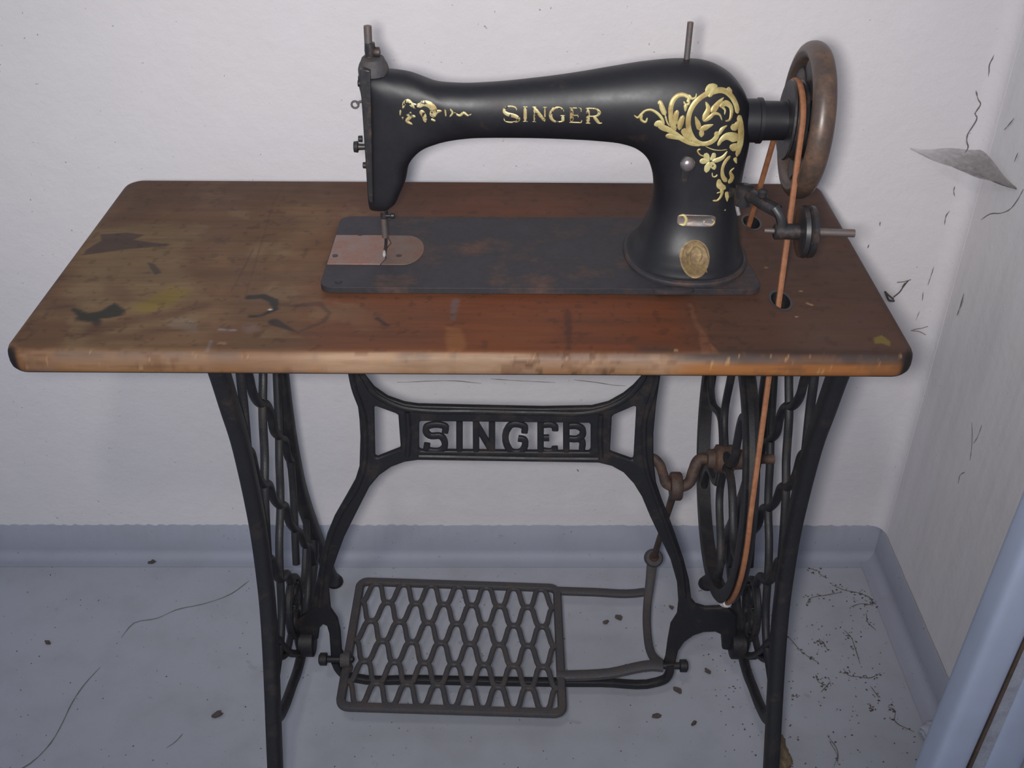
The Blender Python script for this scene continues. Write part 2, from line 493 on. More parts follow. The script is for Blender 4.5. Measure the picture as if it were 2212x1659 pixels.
# plaster crack high up by the top right corner of the view
for s_, w_ in (
    ([(0.6285,1.4053,0.9275),(0.6285,1.4064,0.9156),(0.6285,1.4055,0.9007)], .006),
    ([(0.6285,1.4026,0.9236),(0.6285,1.3843,0.9283),(0.6285,1.3717,0.9361)], .003),
    ([(0.6285,1.3888,0.926),(0.6285,1.388,0.9182)], .003)):
    ribbon('crack', s_, w_, RN, M['crack'], wall_right)
# hairline cracks across the painted floor
floor = bpy.data.objects['floor']
for s_, w_ in (
    ([(-0.4405,1.296,0),(-0.4635,1.2657,0),(-0.5039,1.2424,0),(-0.5459,1.2287,0),(-0.571,1.2103,0),(-0.6054,1.2,0),(-0.6166,1.1686,0)], .0018),
    ([(-0.631,1.1085,0),(-0.6446,1.0727,0),(-0.6508,1.0399,0),(-0.6523,1.0049,0),(-0.6567,0.9704,0),(-0.6734,0.9355,0),(-0.6902,0.9204,0)], .0022),
    ([(-0.4723,0.9874,0),(-0.4788,0.9739,0),(-0.4891,0.9628,0)], .0016),
    ([(0.4587,0.9813,0),(0.4645,0.9563,0),(0.4541,0.9356,0)], .0012)):
    ribbon('crack', s_, w_, (0, 0, 1), M['crack'], floor)

# ---------------------------------------------------------------- sewing table: iron treadle stand with a wooden top
table = thing('sewing_table', 'old treadle sewing table with stained brown wooden top on black cast iron stand', 'table', (0.016, 1.03, 0.0))
TX0, TY0, TW, TD, TZ = -0.479, 0.8346, 0.860, 0.4041, 0.75

# --- wooden top: rounded slab with a bull-nosed edge, colour per vertex carries the stains
RC, RB, TH = 0.020, 0.011, 0.0245
PROF = [(0.0, 0.0), (0.0035, -0.0004), (0.0065, -0.0017), (0.0090, -0.0040), (0.0105, -0.0072), (0.0110, -0.0110), (0.0110, -0.0165), (0.0102, -0.0205), (0.0080, -0.0235), (0.0050, -0.0245)]
ix0, ix1, iy0, iy1 = TX0 + RB, TX0 + TW - RB, TY0 + RB, TY0 + TD - RB
rc = RC - RB + 0.004
STEP = 0.00135
us = np.concatenate([ix0 + rc * np.linspace(0, 1, 9)[:-1], np.linspace(ix0 + rc, ix1 - rc, int((ix1 - ix0 - 2*rc) / STEP)), ix1 - rc + rc * np.linspace(0, 1, 9)[1:]])
vs = np.concatenate([iy0 + rc * np.linspace(0, 1, 9)[:-1], np.linspace(iy0 + rc, iy1 - rc, int((iy1 - iy0 - 2*rc) / STEP)), iy1 - rc + rc * np.linspace(0, 1, 9)[1:]])
GX, GY = np.meshgrid(us, vs, indexing='ij')
X_, Y_ = GX.copy(), GY.copy()
for cx, sx in ((ix0 + rc, -1), (ix1 - rc, 1)):
    for cy, sy in ((iy0 + rc, -1), (iy1 - rc, 1)):
        a = (GX - cx) * sx / rc; b = (GY - cy) * sy / rc
        m_ = (a > 0) & (b > 0)
        X_[m_] = cx + sx * rc * (a * np.sqrt(1 - b*b/2))[m_]
        Y_[m_] = cy + sy * rc * (b * np.sqrt(1 - a*a/2))[m_]
nu, nv = GX.shape
idx = np.arange(nu * nv).reshape(nu, nv)
topV = np.stack([X_, Y_, np.full_like(X_, TZ)], -1).reshape(-1, 3)
quads = np.stack([idx[:-1, :-1], idx[1:, :-1], idx[1:, 1:], idx[:-1, 1:]], -1).reshape(-1, 4)
HX, HY, HRX, HRY = 0.2715, 0.9405, 0.0098, 0.0185            # front belt hole
H2X, H2Y = 0.2750, 1.1210                                     # rear belt hole
cen = topV[quads].mean(1)
keep = (((cen[:, 0] - HX) / HRX) ** 2 + ((cen[:, 1] - HY) / HRY) ** 2 > 1) & (((cen[:, 0] - H2X) / HRX) ** 2 + ((cen[:, 1] - H2Y) / HRY) ** 2 > 1)
quads = quads[keep]
per = np.concatenate([idx[:, 0], idx[-1, 1:], idx[-2::-1, -1], idx[0, -2:0:-1]])
PP = topV[per][:, :2]
cl = np.stack([np.clip(PP[:, 0], ix0 + rc, ix1 - rc), np.clip(PP[:, 1], iy0 + rc, iy1 - rc)], -1)
dirs = PP - cl
dirs = unit(dirs)
rings = [topV]
np_ = len(per); base_i = len(topV); prev = per.copy(); Fs = [quads]
for (o_, dz) in PROF[1:]:
    ring = np.concatenate([PP + dirs * o_, np.full((np_, 1), TZ + dz)], 1)
    cur = np.arange(np_) + base_i
    Fs.append(np.stack([cur, np.roll(cur, -1), np.roll(prev, -1), prev], -1))
    rings.append(ring); prev = cur; base_i += np_
AV = np.concatenate(rings)
me = bpy.data.meshes.new('tabletop')
allq = np.concatenate(Fs)
# underside: strips across between matching perimeter points
under = []
bot = prev
half = nu
front = bot[:nu]; back = bot[nu + nv - 2: nu + nv - 2 + nu][::-1]
for i in range(nu - 1): under.append((front[i], back[i], back[i+1], front[i+1]))
allq = np.concatenate([allq, np.array(under)])
org = np.array([TX0 + TW/2, TY0 + TD/2, TZ - TH])
me.from_pydata((AV - org).tolist(), [], allq.tolist())
me.polygons.foreach_set('use_smooth', [True] * len(me.polygons))

# value noise used for the worn varnish
def vnoise(x, y, sc, seed, octv=4):
    rs = np.random.RandomState(seed); out = np.zeros_like(x); amp = 1.0; tot = 0
    for o in range(octv):
        g = rs.rand(64, 64)
        fx = (x * sc) % 63.0; fy = (y * sc) % 63.0
        i = fx.astype(int); j = fy.astype(int); a = fx - i; b = fy - j
        a = a*a*(3-2*a); b = b*b*(3-2*b)
        out += amp * (g[i, j]*(1-a)*(1-b) + g[(i+1) % 64, j]*a*(1-b) + g[i, (j+1) % 64]*(1-a)*b + g[(i+1) % 64, (j+1) % 64]*a*b)
        tot += amp; amp *= 0.55; sc *= 2.1
    return out / tot
tx, ty, tz = AV[:, 0] + 2, AV[:, 1] + 2, AV[:, 2]
px, py = AV[:, 0], AV[:, 1]
L = lambda r, g, b: np.array(srgb(r, g, b)[:3])
ss = lambda v, a, b: np.clip((v - a) / (b - a), 0, 1) ** 2 * (3 - 2 * np.clip((v - a) / (b - a), 0, 1))
C = np.tile(L(126, 80, 58), (len(AV), 1))
def blend(mask, col, jitter=0.0, seed=1):
    global C
    mk = np.clip(mask, 0, 1)[:, None]
    C = C * (1 - mk) + np.asarray(col) * mk
N1 = vnoise(tx, ty, 9, 3); N2 = vnoise(tx, ty, 22, 5); N3 = vnoise(tx, ty * 2.4, 40, 9); N4 = vnoise(tx, ty, 120, 12, 3)
wob = (N2 - 0.5) * 0.05
blend(ss(px + wob, -0.03, 0.16) * 0.85, L(92, 68, 58))                         # right-hand end is darker
blend(ss(-(px + wob), 0.17, 0.24) * 0.75, L(140, 112, 82))                     # olive left end
blend(ss(N1, 0.46, 0.66) * 0.45, L(98, 66, 52))
blend(ss(N2, 0.55, 0.72) * 0.35 * ss(-px, 0.1, 0.2), L(156, 134, 102))
blend(ss(0.965 + wob - py, 0.0, 0.03) * ss(px, -0.12, -0.02) * ss(0.20 - px, 0, 0.06) * 0.7, L(132, 72, 44))   # redder strip before the machine
blend(ss(py + wob, 1.13, 1.19) * 0.5, L(96, 66, 54))
def seg_dist(pts):
    P = np.array(pts)[:, :2]; best = np.full(len(px), 9.0); tt = np.zeros(len(px)); n = len(P) - 1
    for i in range(n):
        a, b = P[i], P[i+1]; ab = b - a
        t = np.clip(((px - a[0]) * ab[0] + (py - a[1]) * ab[1]) / max(ab @ ab, 1e-12), 0, 1)
        d = np.hypot(px - a[0] - t*ab[0], py - a[1] - t*ab[1])
        m = d < best; best[m] = d[m]; tt[m] = (i + t[m]) / n
    return best, tt
def inside(pts):
    P = np.array(pts)[:, :2]; c = np.zeros(len(px), bool); j = len(P) - 1
    for i in range(len(P)):
        yi, yj = P[i][1], P[j][1]
        if abs(yi - yj) > 1e-9:
            c ^= ((yi > py) != (yj > py)) & (px < (P[j][0] - P[i][0]) * (py - yi) / (yj - yi) + P[i][0])
        j = i
    return c
def poly_stain(pts, col, alpha, soft=0.004, rag=0.004):
    d, _ = seg_dist(list(pts) + [pts[0]])
    sd = np.where(inside(pts), -d, d) + (N3 - 0.5) * 2 * rag
    blend(ss(-sd, -soft, soft) * alpha, L(*col))
def line_stain(pts, col, alpha, w0, w1=None, soft=0.002, rag=0.002):
    d, t = seg_dist(pts)
    w = w0 if w1 is None else w0 + (w1 - w0) * t
    sd = d - w / 2 + (N3 - 0.5) * 2 * rag
    blend(ss(-sd, -soft, soft) * alpha * ss(N2, 0.12, 0.32), L(*col))
TOP = tz > TZ - 0.001
poly_stain([(-0.4734,1.0931,0.75),(-0.4361,1.1125,0.75),(-0.3886,1.1169,0.75),(-0.3663,1.076,0.75),(-0.3536,1.0201,0.75),(-0.3243,0.9531,0.75),(-0.3409,0.9144,0.75),(-0.3674,0.9056,0.75),(-0.4282,0.9193,0.75),(-0.456,0.9486,0.75),(-0.4639,1.0256,0.75)], (146, 124, 92), .55, .012, .012)
poly_stain([(-0.4576,1.1846,0.75),(-0.4149,1.1894,0.75),(-0.4114,1.1322,0.75),(-0.4278,1.1126,0.75),(-0.4647,1.097,0.75),(-0.4656,1.1316,0.75),(-0.4488,1.1437,0.75)], (104, 78, 62), .5, .012, .008)
poly_stain([(-0.4632,1.0821,0.75),(-0.4332,1.0862,0.75),(-0.4119,1.0809,0.75),(-0.4221,1.068,0.75),(-0.3803,1.0578,0.75),(-0.3801,1.0543,0.75),(-0.4166,1.0468,0.75),(-0.4656,1.0306,0.75),(-0.4645,1.0462,0.75),(-0.4563,1.0658,0.75)], (84, 68, 64), .9, .0015, .0012)
poly_stain([(-0.3908,1.0156,0.75),(-0.3808,1.0104,0.75),(-0.3694,0.9928,0.75),(-0.3744,0.9876,0.75),(-0.3824,0.9998,0.75)], (84, 70, 62), .9, .0012, .0006)
poly_stain([(-0.3593,0.9497,0.75),(-0.3522,0.962,0.75),(-0.3303,0.953,0.75),(-0.3375,0.929,0.75),(-0.361,0.9085,0.75),(-0.3788,0.9198,0.75)], (150, 128, 66), .75, .007, .004)
poly_stain([(-0.4232,0.9674,0.75),(-0.4006,0.9677,0.75),(-0.3811,0.9374,0.75),(-0.3864,0.9256,0.75),(-0.4095,0.9431,0.75)], (108, 80, 62), .5, .008, .004)
poly_stain([(-0.4359,0.9163,0.75),(-0.4186,0.9079,0.75),(-0.4051,0.9109,0.75),(-0.399,0.9283,0.75),(-0.3919,0.9197,0.75),(-0.3843,0.914,0.75),(-0.3852,0.9026,0.75),(-0.4006,0.8968,0.75),(-0.4018,0.883,0.75),(-0.4088,0.8912,0.75),(-0.4244,0.891,0.75)], (44, 50, 46), .92, .003, .005)
line_stain([(-0.2666,0.9416,0.75),(-0.2536,0.9433,0.75),(-0.24,0.9345,0.75),(-0.2356,0.9184,0.75),(-0.2449,0.9063,0.75),(-0.2573,0.9034,0.75)], (40, 46, 44), .95, .009, .006, .002, .003)
line_stain([(-0.2323,0.893,0.75),(-0.2222,0.8848,0.75),(-0.2046,0.8728,0.75)], (46, 48, 50), .85, .011, .003)
line_stain([(-0.2159,0.925,0.75),(-0.1935,0.9299,0.75),(-0.1806,0.9108,0.75),(-0.1836,0.8939,0.75),(-0.2032,0.8764,0.75)], (66, 52, 48), .55, .006, .005)
line_stain([(-0.1323,0.9006,0.75),(-0.122,0.8884,0.75)], (50, 48, 52), .8, .005, .004)
line_stain([(-0.4029,0.8775,0.75),(-0.3712,0.8943,0.75),(-0.3321,0.9088,0.75),(-0.3067,0.9235,0.75)], (92, 64, 52), .6, .020, .008, .008, .004)
line_stain([(-0.3946,0.8563,0.75),(-0.3499,0.87,0.75),(-0.2979,0.8868,0.75)], (98, 68, 54), .5, .014, .010, .008, .004)
line_stain([(-0.4606,0.9161,0.75),(-0.4379,0.9221,0.75)], (86, 70, 62), .6, .006, .004)
poly_stain([(-0.3377,0.8919,0.75),(-0.3256,0.9004,0.75),(-0.3078,0.8922,0.75),(-0.3051,0.8758,0.75),(-0.3269,0.8783,0.75)], (150, 134, 116), .55, .004, .008)
poly_stain([(-0.2639,0.8871,0.75),(-0.2488,0.89,0.75),(-0.2438,0.8791,0.75),(-0.254,0.8736,0.75)], (144, 124, 118), .5, .004, .005)
line_stain([(-0.2819,0.8787,0.75),(-0.2674,0.8773,0.75)], (178, 166, 170), .8, .0025)
line_stain([(-0.2847,0.8317,0.75),(-0.2853,0.8574,0.75)], (166, 152, 158), .6, .0018)
line_stain([(-0.2411,0.9169,0.75),(-0.2399,0.9167,0.75)], (240, 232, 222), 1.0, .0030, None, .0006, 0)
line_stain([(-0.2761,0.8536,0.75),(-0.2718,0.8531,0.75)], (184, 140, 110), .8, .003)
line_stain([(-0.2838,1.0483,0.75),(-0.2854,0.9879,0.75),(-0.287,0.9535,0.75)], (88, 62, 52), .6, .0016, None, .0008, .0005)
line_stain([(-0.2812,1.2412,0.75),(-0.2842,1.1649,0.75),(-0.2769,1.0453,0.75),(-0.2707,0.9431,0.75)], (92, 62, 50), .5, .0014, None, .0008, .0006)
line_stain([(-0.0572,0.9371,0.75),(-0.0582,0.917,0.75),(-0.058,0.9,0.75)], (122, 104, 104), .7, .008, .005)
poly_stain([(-0.064,0.8857,0.75),(-0.0493,0.8835,0.75),(-0.0426,0.8517,0.75),(-0.0497,0.8373,0.75),(-0.0592,0.8416,0.75),(-0.0637,0.8581,0.75)], (158, 104, 66), .8, .003, .003)
poly_stain([(-0.0429,0.9098,0.75),(0.0067,0.9177,0.75),(0.0373,0.8938,0.75),(0.04,0.8637,0.75),(-0.0053,0.8454,0.75),(-0.0351,0.8584,0.75)], (142, 82, 50), .5, .012, .01)
line_stain([(0.0548,0.9182,0.75),(0.0546,0.8822,0.75),(0.0532,0.8482,0.75)], (76, 48, 40), .6, .007, .006)
line_stain([(0.1786,0.9314,0.75),(0.1792,0.8995,0.75),(0.1818,0.8829,0.75)], (132, 92, 72), .6, .003, .005)
poly_stain([(0.1803,0.8829,0.75),(0.1873,0.8835,0.75),(0.1869,0.8646,0.75),(0.1863,0.8333,0.75),(0.177,0.8332,0.75),(0.1782,0.8623,0.75)], (138, 92, 72), .75, .0015, .0008)
poly_stain([(0.1878,0.8567,0.75),(0.1942,0.8424,0.75),(0.1927,0.8327,0.75),(0.1869,0.8333,0.75)], (158, 108, 78), .8, .0012, .0006)
poly_stain([(0.1148,0.8549,0.75),(0.1505,0.8552,0.75),(0.1554,0.8377,0.75),(0.1224,0.8352,0.75)], (68, 62, 58), .6, .008, .006)
line_stain([(0.1953,0.8381,0.75),(0.2424,0.8396,0.75),(0.3124,0.8382,0.75),(0.359,0.8375,0.75)], (58, 46, 44), .7, .016, .018, .006, .003)
poly_stain([(0.3462,0.8692,0.75),(0.3552,0.8744,0.75),(0.3594,0.8627,0.75),(0.3572,0.8552,0.75),(0.3512,0.8601,0.75),(0.3443,0.8592,0.75)], (140, 122, 66), .9, .0012, .001)
line_stain([(-0.1398,1.1189,0.75),(-0.1392,1.1411,0.75),(-0.1236,1.1476,0.75),(-0.115,1.129,0.75),(-0.1263,1.1166,0.75)], (92, 72, 64), .5, .004, .003)
for q, wd in (([(0.2973,0.9351,0.75),(0.3012,0.9314,0.75)], .0028), ([(0.2958,0.9598,0.75),(0.2968,0.9598,0.75)], .003), ([(0.27,1.0108,0.75),(0.271,1.0108,0.75)], .003), ([(0.2804,0.9084,0.75),(0.2813,0.9084,0.75)], .0026), ([(0.1533,0.8458,0.75),(0.1542,0.8459,0.75)], .003)):
    line_stain(q, (186, 152, 112), .9, wd, None, .0006, 0)
blend(ss(N4, 0.66, 0.74) * 0.35, L(60, 44, 38))
# worn, paler bull-nose along the front, dark knocked corners
yb = ty - (TZ - tz) * 1.4
N3 = vnoise(tx, yb * 1.6, 34, 9); N4 = vnoise(tx, yb, 120, 12, 3)
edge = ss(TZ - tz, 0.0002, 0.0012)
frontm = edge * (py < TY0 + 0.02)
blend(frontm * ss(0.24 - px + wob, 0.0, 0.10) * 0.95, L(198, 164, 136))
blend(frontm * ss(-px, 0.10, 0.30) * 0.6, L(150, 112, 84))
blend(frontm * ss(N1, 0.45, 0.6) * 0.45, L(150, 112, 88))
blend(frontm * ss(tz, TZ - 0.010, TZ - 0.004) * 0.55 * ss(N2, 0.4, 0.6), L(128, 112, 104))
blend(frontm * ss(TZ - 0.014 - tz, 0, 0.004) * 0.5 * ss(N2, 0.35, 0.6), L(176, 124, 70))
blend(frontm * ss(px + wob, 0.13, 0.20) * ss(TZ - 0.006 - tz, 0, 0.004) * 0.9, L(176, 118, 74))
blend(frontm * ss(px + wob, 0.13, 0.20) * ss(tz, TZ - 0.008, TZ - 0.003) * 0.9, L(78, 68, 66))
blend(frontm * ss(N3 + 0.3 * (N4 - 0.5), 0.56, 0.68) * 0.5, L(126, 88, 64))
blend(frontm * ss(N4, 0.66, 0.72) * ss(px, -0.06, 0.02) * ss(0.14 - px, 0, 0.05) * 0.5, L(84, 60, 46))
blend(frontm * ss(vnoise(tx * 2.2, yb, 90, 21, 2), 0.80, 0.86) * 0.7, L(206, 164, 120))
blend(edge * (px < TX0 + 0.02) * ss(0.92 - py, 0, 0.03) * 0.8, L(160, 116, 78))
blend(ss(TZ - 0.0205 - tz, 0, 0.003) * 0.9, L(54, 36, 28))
for cx_ in (TX0, TX0 + TW):
    blend(edge * ss(0.019 - np.hypot(px - cx_, py - TY0), 0, 0.006), L(40, 36, 36))
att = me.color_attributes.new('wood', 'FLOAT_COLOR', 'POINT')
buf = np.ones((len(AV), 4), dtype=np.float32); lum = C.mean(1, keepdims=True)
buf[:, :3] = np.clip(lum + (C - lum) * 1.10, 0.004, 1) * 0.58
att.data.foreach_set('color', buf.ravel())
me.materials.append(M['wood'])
tabletop = bpy.data.objects.new('tabletop', me)
link(tabletop, table)
tabletop.location = Vector(org) - table.location
tabletop['label'] = 'stained and worn brown wooden tabletop with pale rounded front edge'

def ring_wall(name, cx, cy, rx, ry, z0, z1, mat, parent):
    m = MB(); n = 40; V = []; F = []
    for (rr, z) in ((1.16, z1), (0.93, z1), (0.93, z0), (1.16, z0)):
        for k in range(n):
            a = 2*math.pi*k/n
            V.append((cx + rx*rr*math.cos(a), cy + ry*rr*math.sin(a), z))
    for i in range(4):
        j = (i + 1) % 4
        for k in range(n): F.append((i*n + k, i*n + (k+1) % n, j*n + (k+1) % n, j*n + k))
    m.add(V, F)
    return m.build(name, mat, parent)
for hx, hy in ((HX, HY), (H2X, H2Y)):
    ring_wall('belt_hole_rim', hx, hy, HRX, HRY, TZ - TH, TZ + 0.0003, M['black_metal'], tabletop)

# --- side frames of the stand: outline traced on the left casting, the right one is its mirror image
XL, XRT = -0.295, 0.3285
LEGF = [(0.884, 0.7235), (0.892, 0.700), (0.908, 0.640), (0.921, 0.592), (0.928, 0.541), (0.932, 0.491), (0.933, 0.441), (0.928, 0.388), (0.921, 0.344), (0.908, 0.299), (0.896, 0.267), (0.877, 0.222), (0.857, 0.178), (0.836, 0.130), (0.812, 0.075), (0.790, 0.030), (0.776, 0.012)]
YM = 1.0315
LEGR = [(2 * YM - y, z) for y, z in LEGF]
BARS = [[(0.988, 0.716), (0.972, 0.668), (0.963, 0.640), (0.957, 0.608), (0.950, 0.581), (0.943, 0.555), (0.938, 0.520), (0.934, 0.490)],
        [(1.128, 0.712), (1.104, 0.668), (1.075, 0.625), (1.050, 0.581), (1.025, 0.547), (1.003, 0.494), (0.985, 0.467), (0.968, 0.430), (0.955, 0.395), (0.940, 0.345)],
        [(1.150, 0.635), (1.128, 0.580), (1.107, 0.530), (1.081, 0.470), (1.063, 0.439), (1.050, 0.408), (1.033, 0.382), (1.012, 0.360), (0.999, 0.340), (0.985, 0.306), (0.970, 0.270), (0.948, 0.245), (0.900, 0.225)],
        [(1.138, 0.450), (1.120, 0.395), (1.112, 0.357), (1.100, 0.324), (1.085, 0.290), (1.072, 0.255)],
        [(1.150, 0.345), (1.162, 0.308), (1.161, 0.273), (1.153, 0.244), (1.140, 0.215), (1.118, 0.172), (1.090, 0.150), (1.060, 0.142)]]
WAVES = [[(0.905, 0.690), (0.950, 0.665), (0.975, 0.655), (0.993, 0.620), (0.997, 0.595), (1.013, 0.569), (1.045, 0.543), (1.058, 0.517), (1.058, 0.500), (1.080, 0.468), (1.108, 0.438), (1.108, 0.417), (1.127, 0.393), (1.142, 0.380)],
         [(0.932, 0.565), (0.953, 0.541), (0.959, 0.508), (0.975, 0.478), (1.003, 0.453), (1.012, 0.426), (1.032, 0.396), (1.062, 0.366), (1.066, 0.340), (1.084, 0.310), (1.116, 0.271), (1.128, 0.240), (1.158, 0.206), (1.168, 0.165), (1.190, 0.160)],
         [(0.932, 0.392), (0.960, 0.372), (0.969, 0.337), (0.991, 0.306), (1.020, 0.288), (1.030, 0.262)],
         [(0.905, 0.290), (0.932, 0.260), (0.953, 0.220), (0.980, 0.180), (1.006, 0.150), (1.030, 0.128)]]
ARCH = [(0.866, 0.200), (0.885, 0.170), (0.917, 0.151), (0.962, 0.136), (1.000, 0.124), (1.031, 0.122), (1.063, 0.124), (1.100, 0.136), (1.146, 0.151), (1.178, 0.170), (1.197, 0.200)]
def side_frame(x0, inward):
    to = lambda pts: np.array([(x0, y, z) for y, z in pts])
    NX = (1, 0, 0)
    mr = MB()
    sweep(mr, catmull(to([(0.872, 0.7165), (0.95, 0.7165), (1.11, 0.7165), (1.191, 0.7165)]), 4), 0.016, 0.018, NX, 8, 5)
    m = MB()
    sweep(m, catmull(to(ARCH), 6), [0.020, 0.015, 0.014, 0.024, 0.014, 0.015, 0.020], 0.012, NX, 10, 3)
    # open-work rosette low in the middle of the casting
    ring = [(YM + 0.036 * math.cos(a), 0.215 + 0.044 * math.sin(a)) for a in np.linspace(0, 2 * math.pi, 40, endpoint=False)]
    sweep(m, to(ring), 0.009, 0.010, NX, 8, 2.5, closed=True)
    for k in range(6):
        a = k * math.pi / 3 + 0.3
        pet = [(YM + 0.019*math.cos(a) + 0.014*math.cos(b), 0.215 + 0.023*math.sin(a) + 0.016*math.sin(b)) for b in np.linspace(0, 2*math.pi, 14, endpoint=False)]
        sweep(m, to(pet), 0.005, 0.008, NX, 6, 2.5, closed=True)
    sweep(m, catmull(to([(YM, 0.176), (YM - 0.004, 0.158), (YM, 0.128)]), 4), 0.014, 0.012, NX, 8, 3)
    sweep(m, catmull(to([(YM - 0.034, 0.200), (0.965, 0.200), (0.925, 0.232)]), 5), 0.008, 0.009, NX, 8, 2.5)
    sweep(m, catmull(to([(YM + 0.034, 0.200), (1.098, 0.200), (1.138, 0.232)]), 5), 0.008, 0.009, NX, 8, 2.5)
    # bolting pad for the cross brace
    c = x0 + inward * 0.012
    lathe(m, (c, YM - 0.004, 0.150), 'x', [(-0.010, 0.019), (-0.009, 0.021), (0.009, 0.021), (0.010, 0.019)], 20)
    f = m.build('side_frame', M['iron'], table)
    mr.build('top_rail', M['iron'], f)
    for lg in (LEGF, LEGR):
        sweep_m = MB()
        sweep(sweep_m, catmull(to(lg), 5), [0.028, 0.026, 0.024, 0.023, 0.024, 0.026, 0.026, 0.024, 0.022, 0.024], 0.0185, NX, 12, 3.2)
        fy = lg[-1][0]; s_ = -1 if fy < YM else 1
        lathe(sweep_m, (x0, fy + s_*0.004, 0.0), 'z', [(0.0, 0.0130), (0.003, 0.0142), (0.008, 0.0135), (0.014, 0.010), (0.019, 0.006)], 20)
        sweep_m.build('leg', M['iron'], f)
    for b in BARS:
        bm_ = MB(); sweep(bm_, catmull(to(b), 6), [0.012, 0.0105, 0.0105, 0.0105, 0.012], 0.0106, NX, 10, 2.3)
        bm_.build('lattice_bar', M['iron'], f)
    for b in WAVES:
        bm_ = MB(); sweep(bm_, catmull(to(b), 6), 0.0105, 0.0108, NX, 10, 2.2)
        bm_.build('wavy_link', M['iron'], f)
    return f
side_frame(XL, 1)
side_frame(XRT, -1)

# --- cross brace with the open-work maker's name
YB = 1.022
bl = [(-0.1885,1.022,0.5999),(-0.1844,1.022,0.5837),(-0.1818,1.022,0.5759),(-0.181,1.022,0.5371),(-0.1818,1.022,0.5116),(-0.1864,1.022,0.4654),(-0.1932,1.022,0.4441),(-0.2069,1.022,0.4172),(-0.2243,1.022,0.3841),(-0.2366,1.022,0.3534),(-0.2474,1.022,0.3153),(-0.2587,1.022,0.2675),(-0.2664,1.022,0.2337),(-0.2763,1.022,0.2106),(-0.2874,1.022,0.2016),(-0.2939,1.022,0.1934),(-0.2979,1.022,0.1576),(-0.2768,1.022,0.1559),(-0.2668,1.022,0.1597),(-0.2628,1.022,0.1818),(-0.257,1.022,0.1892),(-0.2522,1.022,0.1856),(-0.2505,1.022,0.17),(-0.2517,1.022,0.143),(-0.2526,1.022,0.126),(-0.2489,1.022,0.1088),(-0.2332,1.022,0.1089),(-0.2332,1.022,0.1242),(-0.2362,1.022,0.1356),(-0.2347,1.022,0.1747),(-0.2365,1.022,0.1984),(-0.2442,1.022,0.218),(-0.2434,1.022,0.2538),(-0.2358,1.022,0.2896),(-0.2259,1.022,0.3187),(-0.2149,1.022,0.3495),(-0.1991,1.022,0.3843),(-0.1864,1.022,0.412),(-0.1762,1.022,0.4339),(-0.1629,1.022,0.4524),(-0.1473,1.022,0.4657),(-0.1304,1.022,0.4737),(-0.1139,1.022,0.4767)]
br = [(0.1064,1.022,0.4739),(0.123,1.022,0.4689),(0.1378,1.022,0.4589),(0.1516,1.022,0.4413),(0.1635,1.022,0.4197),(0.1764,1.022,0.3869),(0.1916,1.022,0.3524),(0.2088,1.022,0.3128),(0.2211,1.022,0.271),(0.2262,1.022,0.2356),(0.2266,1.022,0.2108),(0.2195,1.022,0.1909),(0.2183,1.022,0.1606),(0.2181,1.022,0.1258),(0.2157,1.022,0.1085),(0.2327,1.022,0.1087),(0.2334,1.022,0.1221),(0.2344,1.022,0.1392),(0.2417,1.022,0.158),(0.2532,1.022,0.1711),(0.266,1.022,0.1776),(0.2818,1.022,0.1786),(0.2907,1.022,0.1732),(0.2953,1.022,0.1444),(0.3085,1.022,0.1417),(0.3156,1.022,0.1474),(0.3077,1.022,0.2114),(0.292,1.022,0.2273),(0.2797,1.022,0.2254),(0.2641,1.022,0.2244),(0.2505,1.022,0.2296),(0.2432,1.022,0.2401),(0.2366,1.022,0.2753),(0.2257,1.022,0.3129),(0.2116,1.022,0.3542),(0.203,1.022,0.3778),(0.1888,1.022,0.4146),(0.1796,1.022,0.4415),(0.1733,1.022,0.4786),(0.17,1.022,0.5195),(0.1698,1.022,0.5636),(0.1715,1.022,0.6016)]
bt = [(0.1512,1.022,0.6014),(0.1415,1.022,0.5871),(0.1305,1.022,0.5753),(0.1138,1.022,0.5632),(0.0946,1.022,0.5571),(0.0352,1.022,0.5554),(-0.0438,1.022,0.5569),(-0.1102,1.022,0.5584),(-0.1259,1.022,0.561),(-0.1455,1.022,0.5695),(-0.1603,1.022,0.5826),(-0.1703,1.022,0.6)]
def up(p, dx, z): return (p[0] + dx, 1.022, z)
outer = bl + br + [up(br[-1], 0.006, 0.640), up(br[-1], 0.016, 0.690), up(br[-1], 0.030, 0.7245), up(br[-1], -0.012, 0.7245), up(bt[0], 0.012, 0.650)] + bt + \
        [up(bt[-1], -0.012, 0.650), up(bl[0], 0.012, 0.7245), up(bl[0], -0.030, 0.7245), up(bl[0], -0.016, 0.690), up(bl[0], -0.006, 0.640)]
h1 = [(-0.1623,1.022,0.5534),(-0.1615,1.022,0.5568),(-0.1593,1.022,0.5568),(-0.1375,1.022,0.5469),(-0.1344,1.022,0.5442),(-0.1342,1.022,0.4972),(-0.135,1.022,0.4937),(-0.1628,1.022,0.48),(-0.1655,1.022,0.4807),(-0.1659,1.022,0.4842)]
h2 = [(0.1188,1.022,0.5431),(0.1208,1.022,0.5465),(0.143,1.022,0.5588),(0.1462,1.022,0.5588),(0.147,1.022,0.5554),(0.1488,1.022,0.4821),(0.1479,1.022,0.4785),(0.145,1.022,0.4792),(0.1219,1.022,0.489),(0.1195,1.022,0.4918)]
h3 = [(-0.1103,1.022,0.5321),(-0.1085,1.022,0.5355),(0.0918,1.022,0.5341),(0.0941,1.022,0.5314),(0.0959,1.022,0.4938),(0.0943,1.022,0.4902),(-0.1104,1.022,0.491),(-0.112,1.022,0.4938)]
brace = plate('cross_brace', [outer, h1, h2, h3], 0.0075, (0, 1, 0), M['iron'], table, 0.0025, 3)
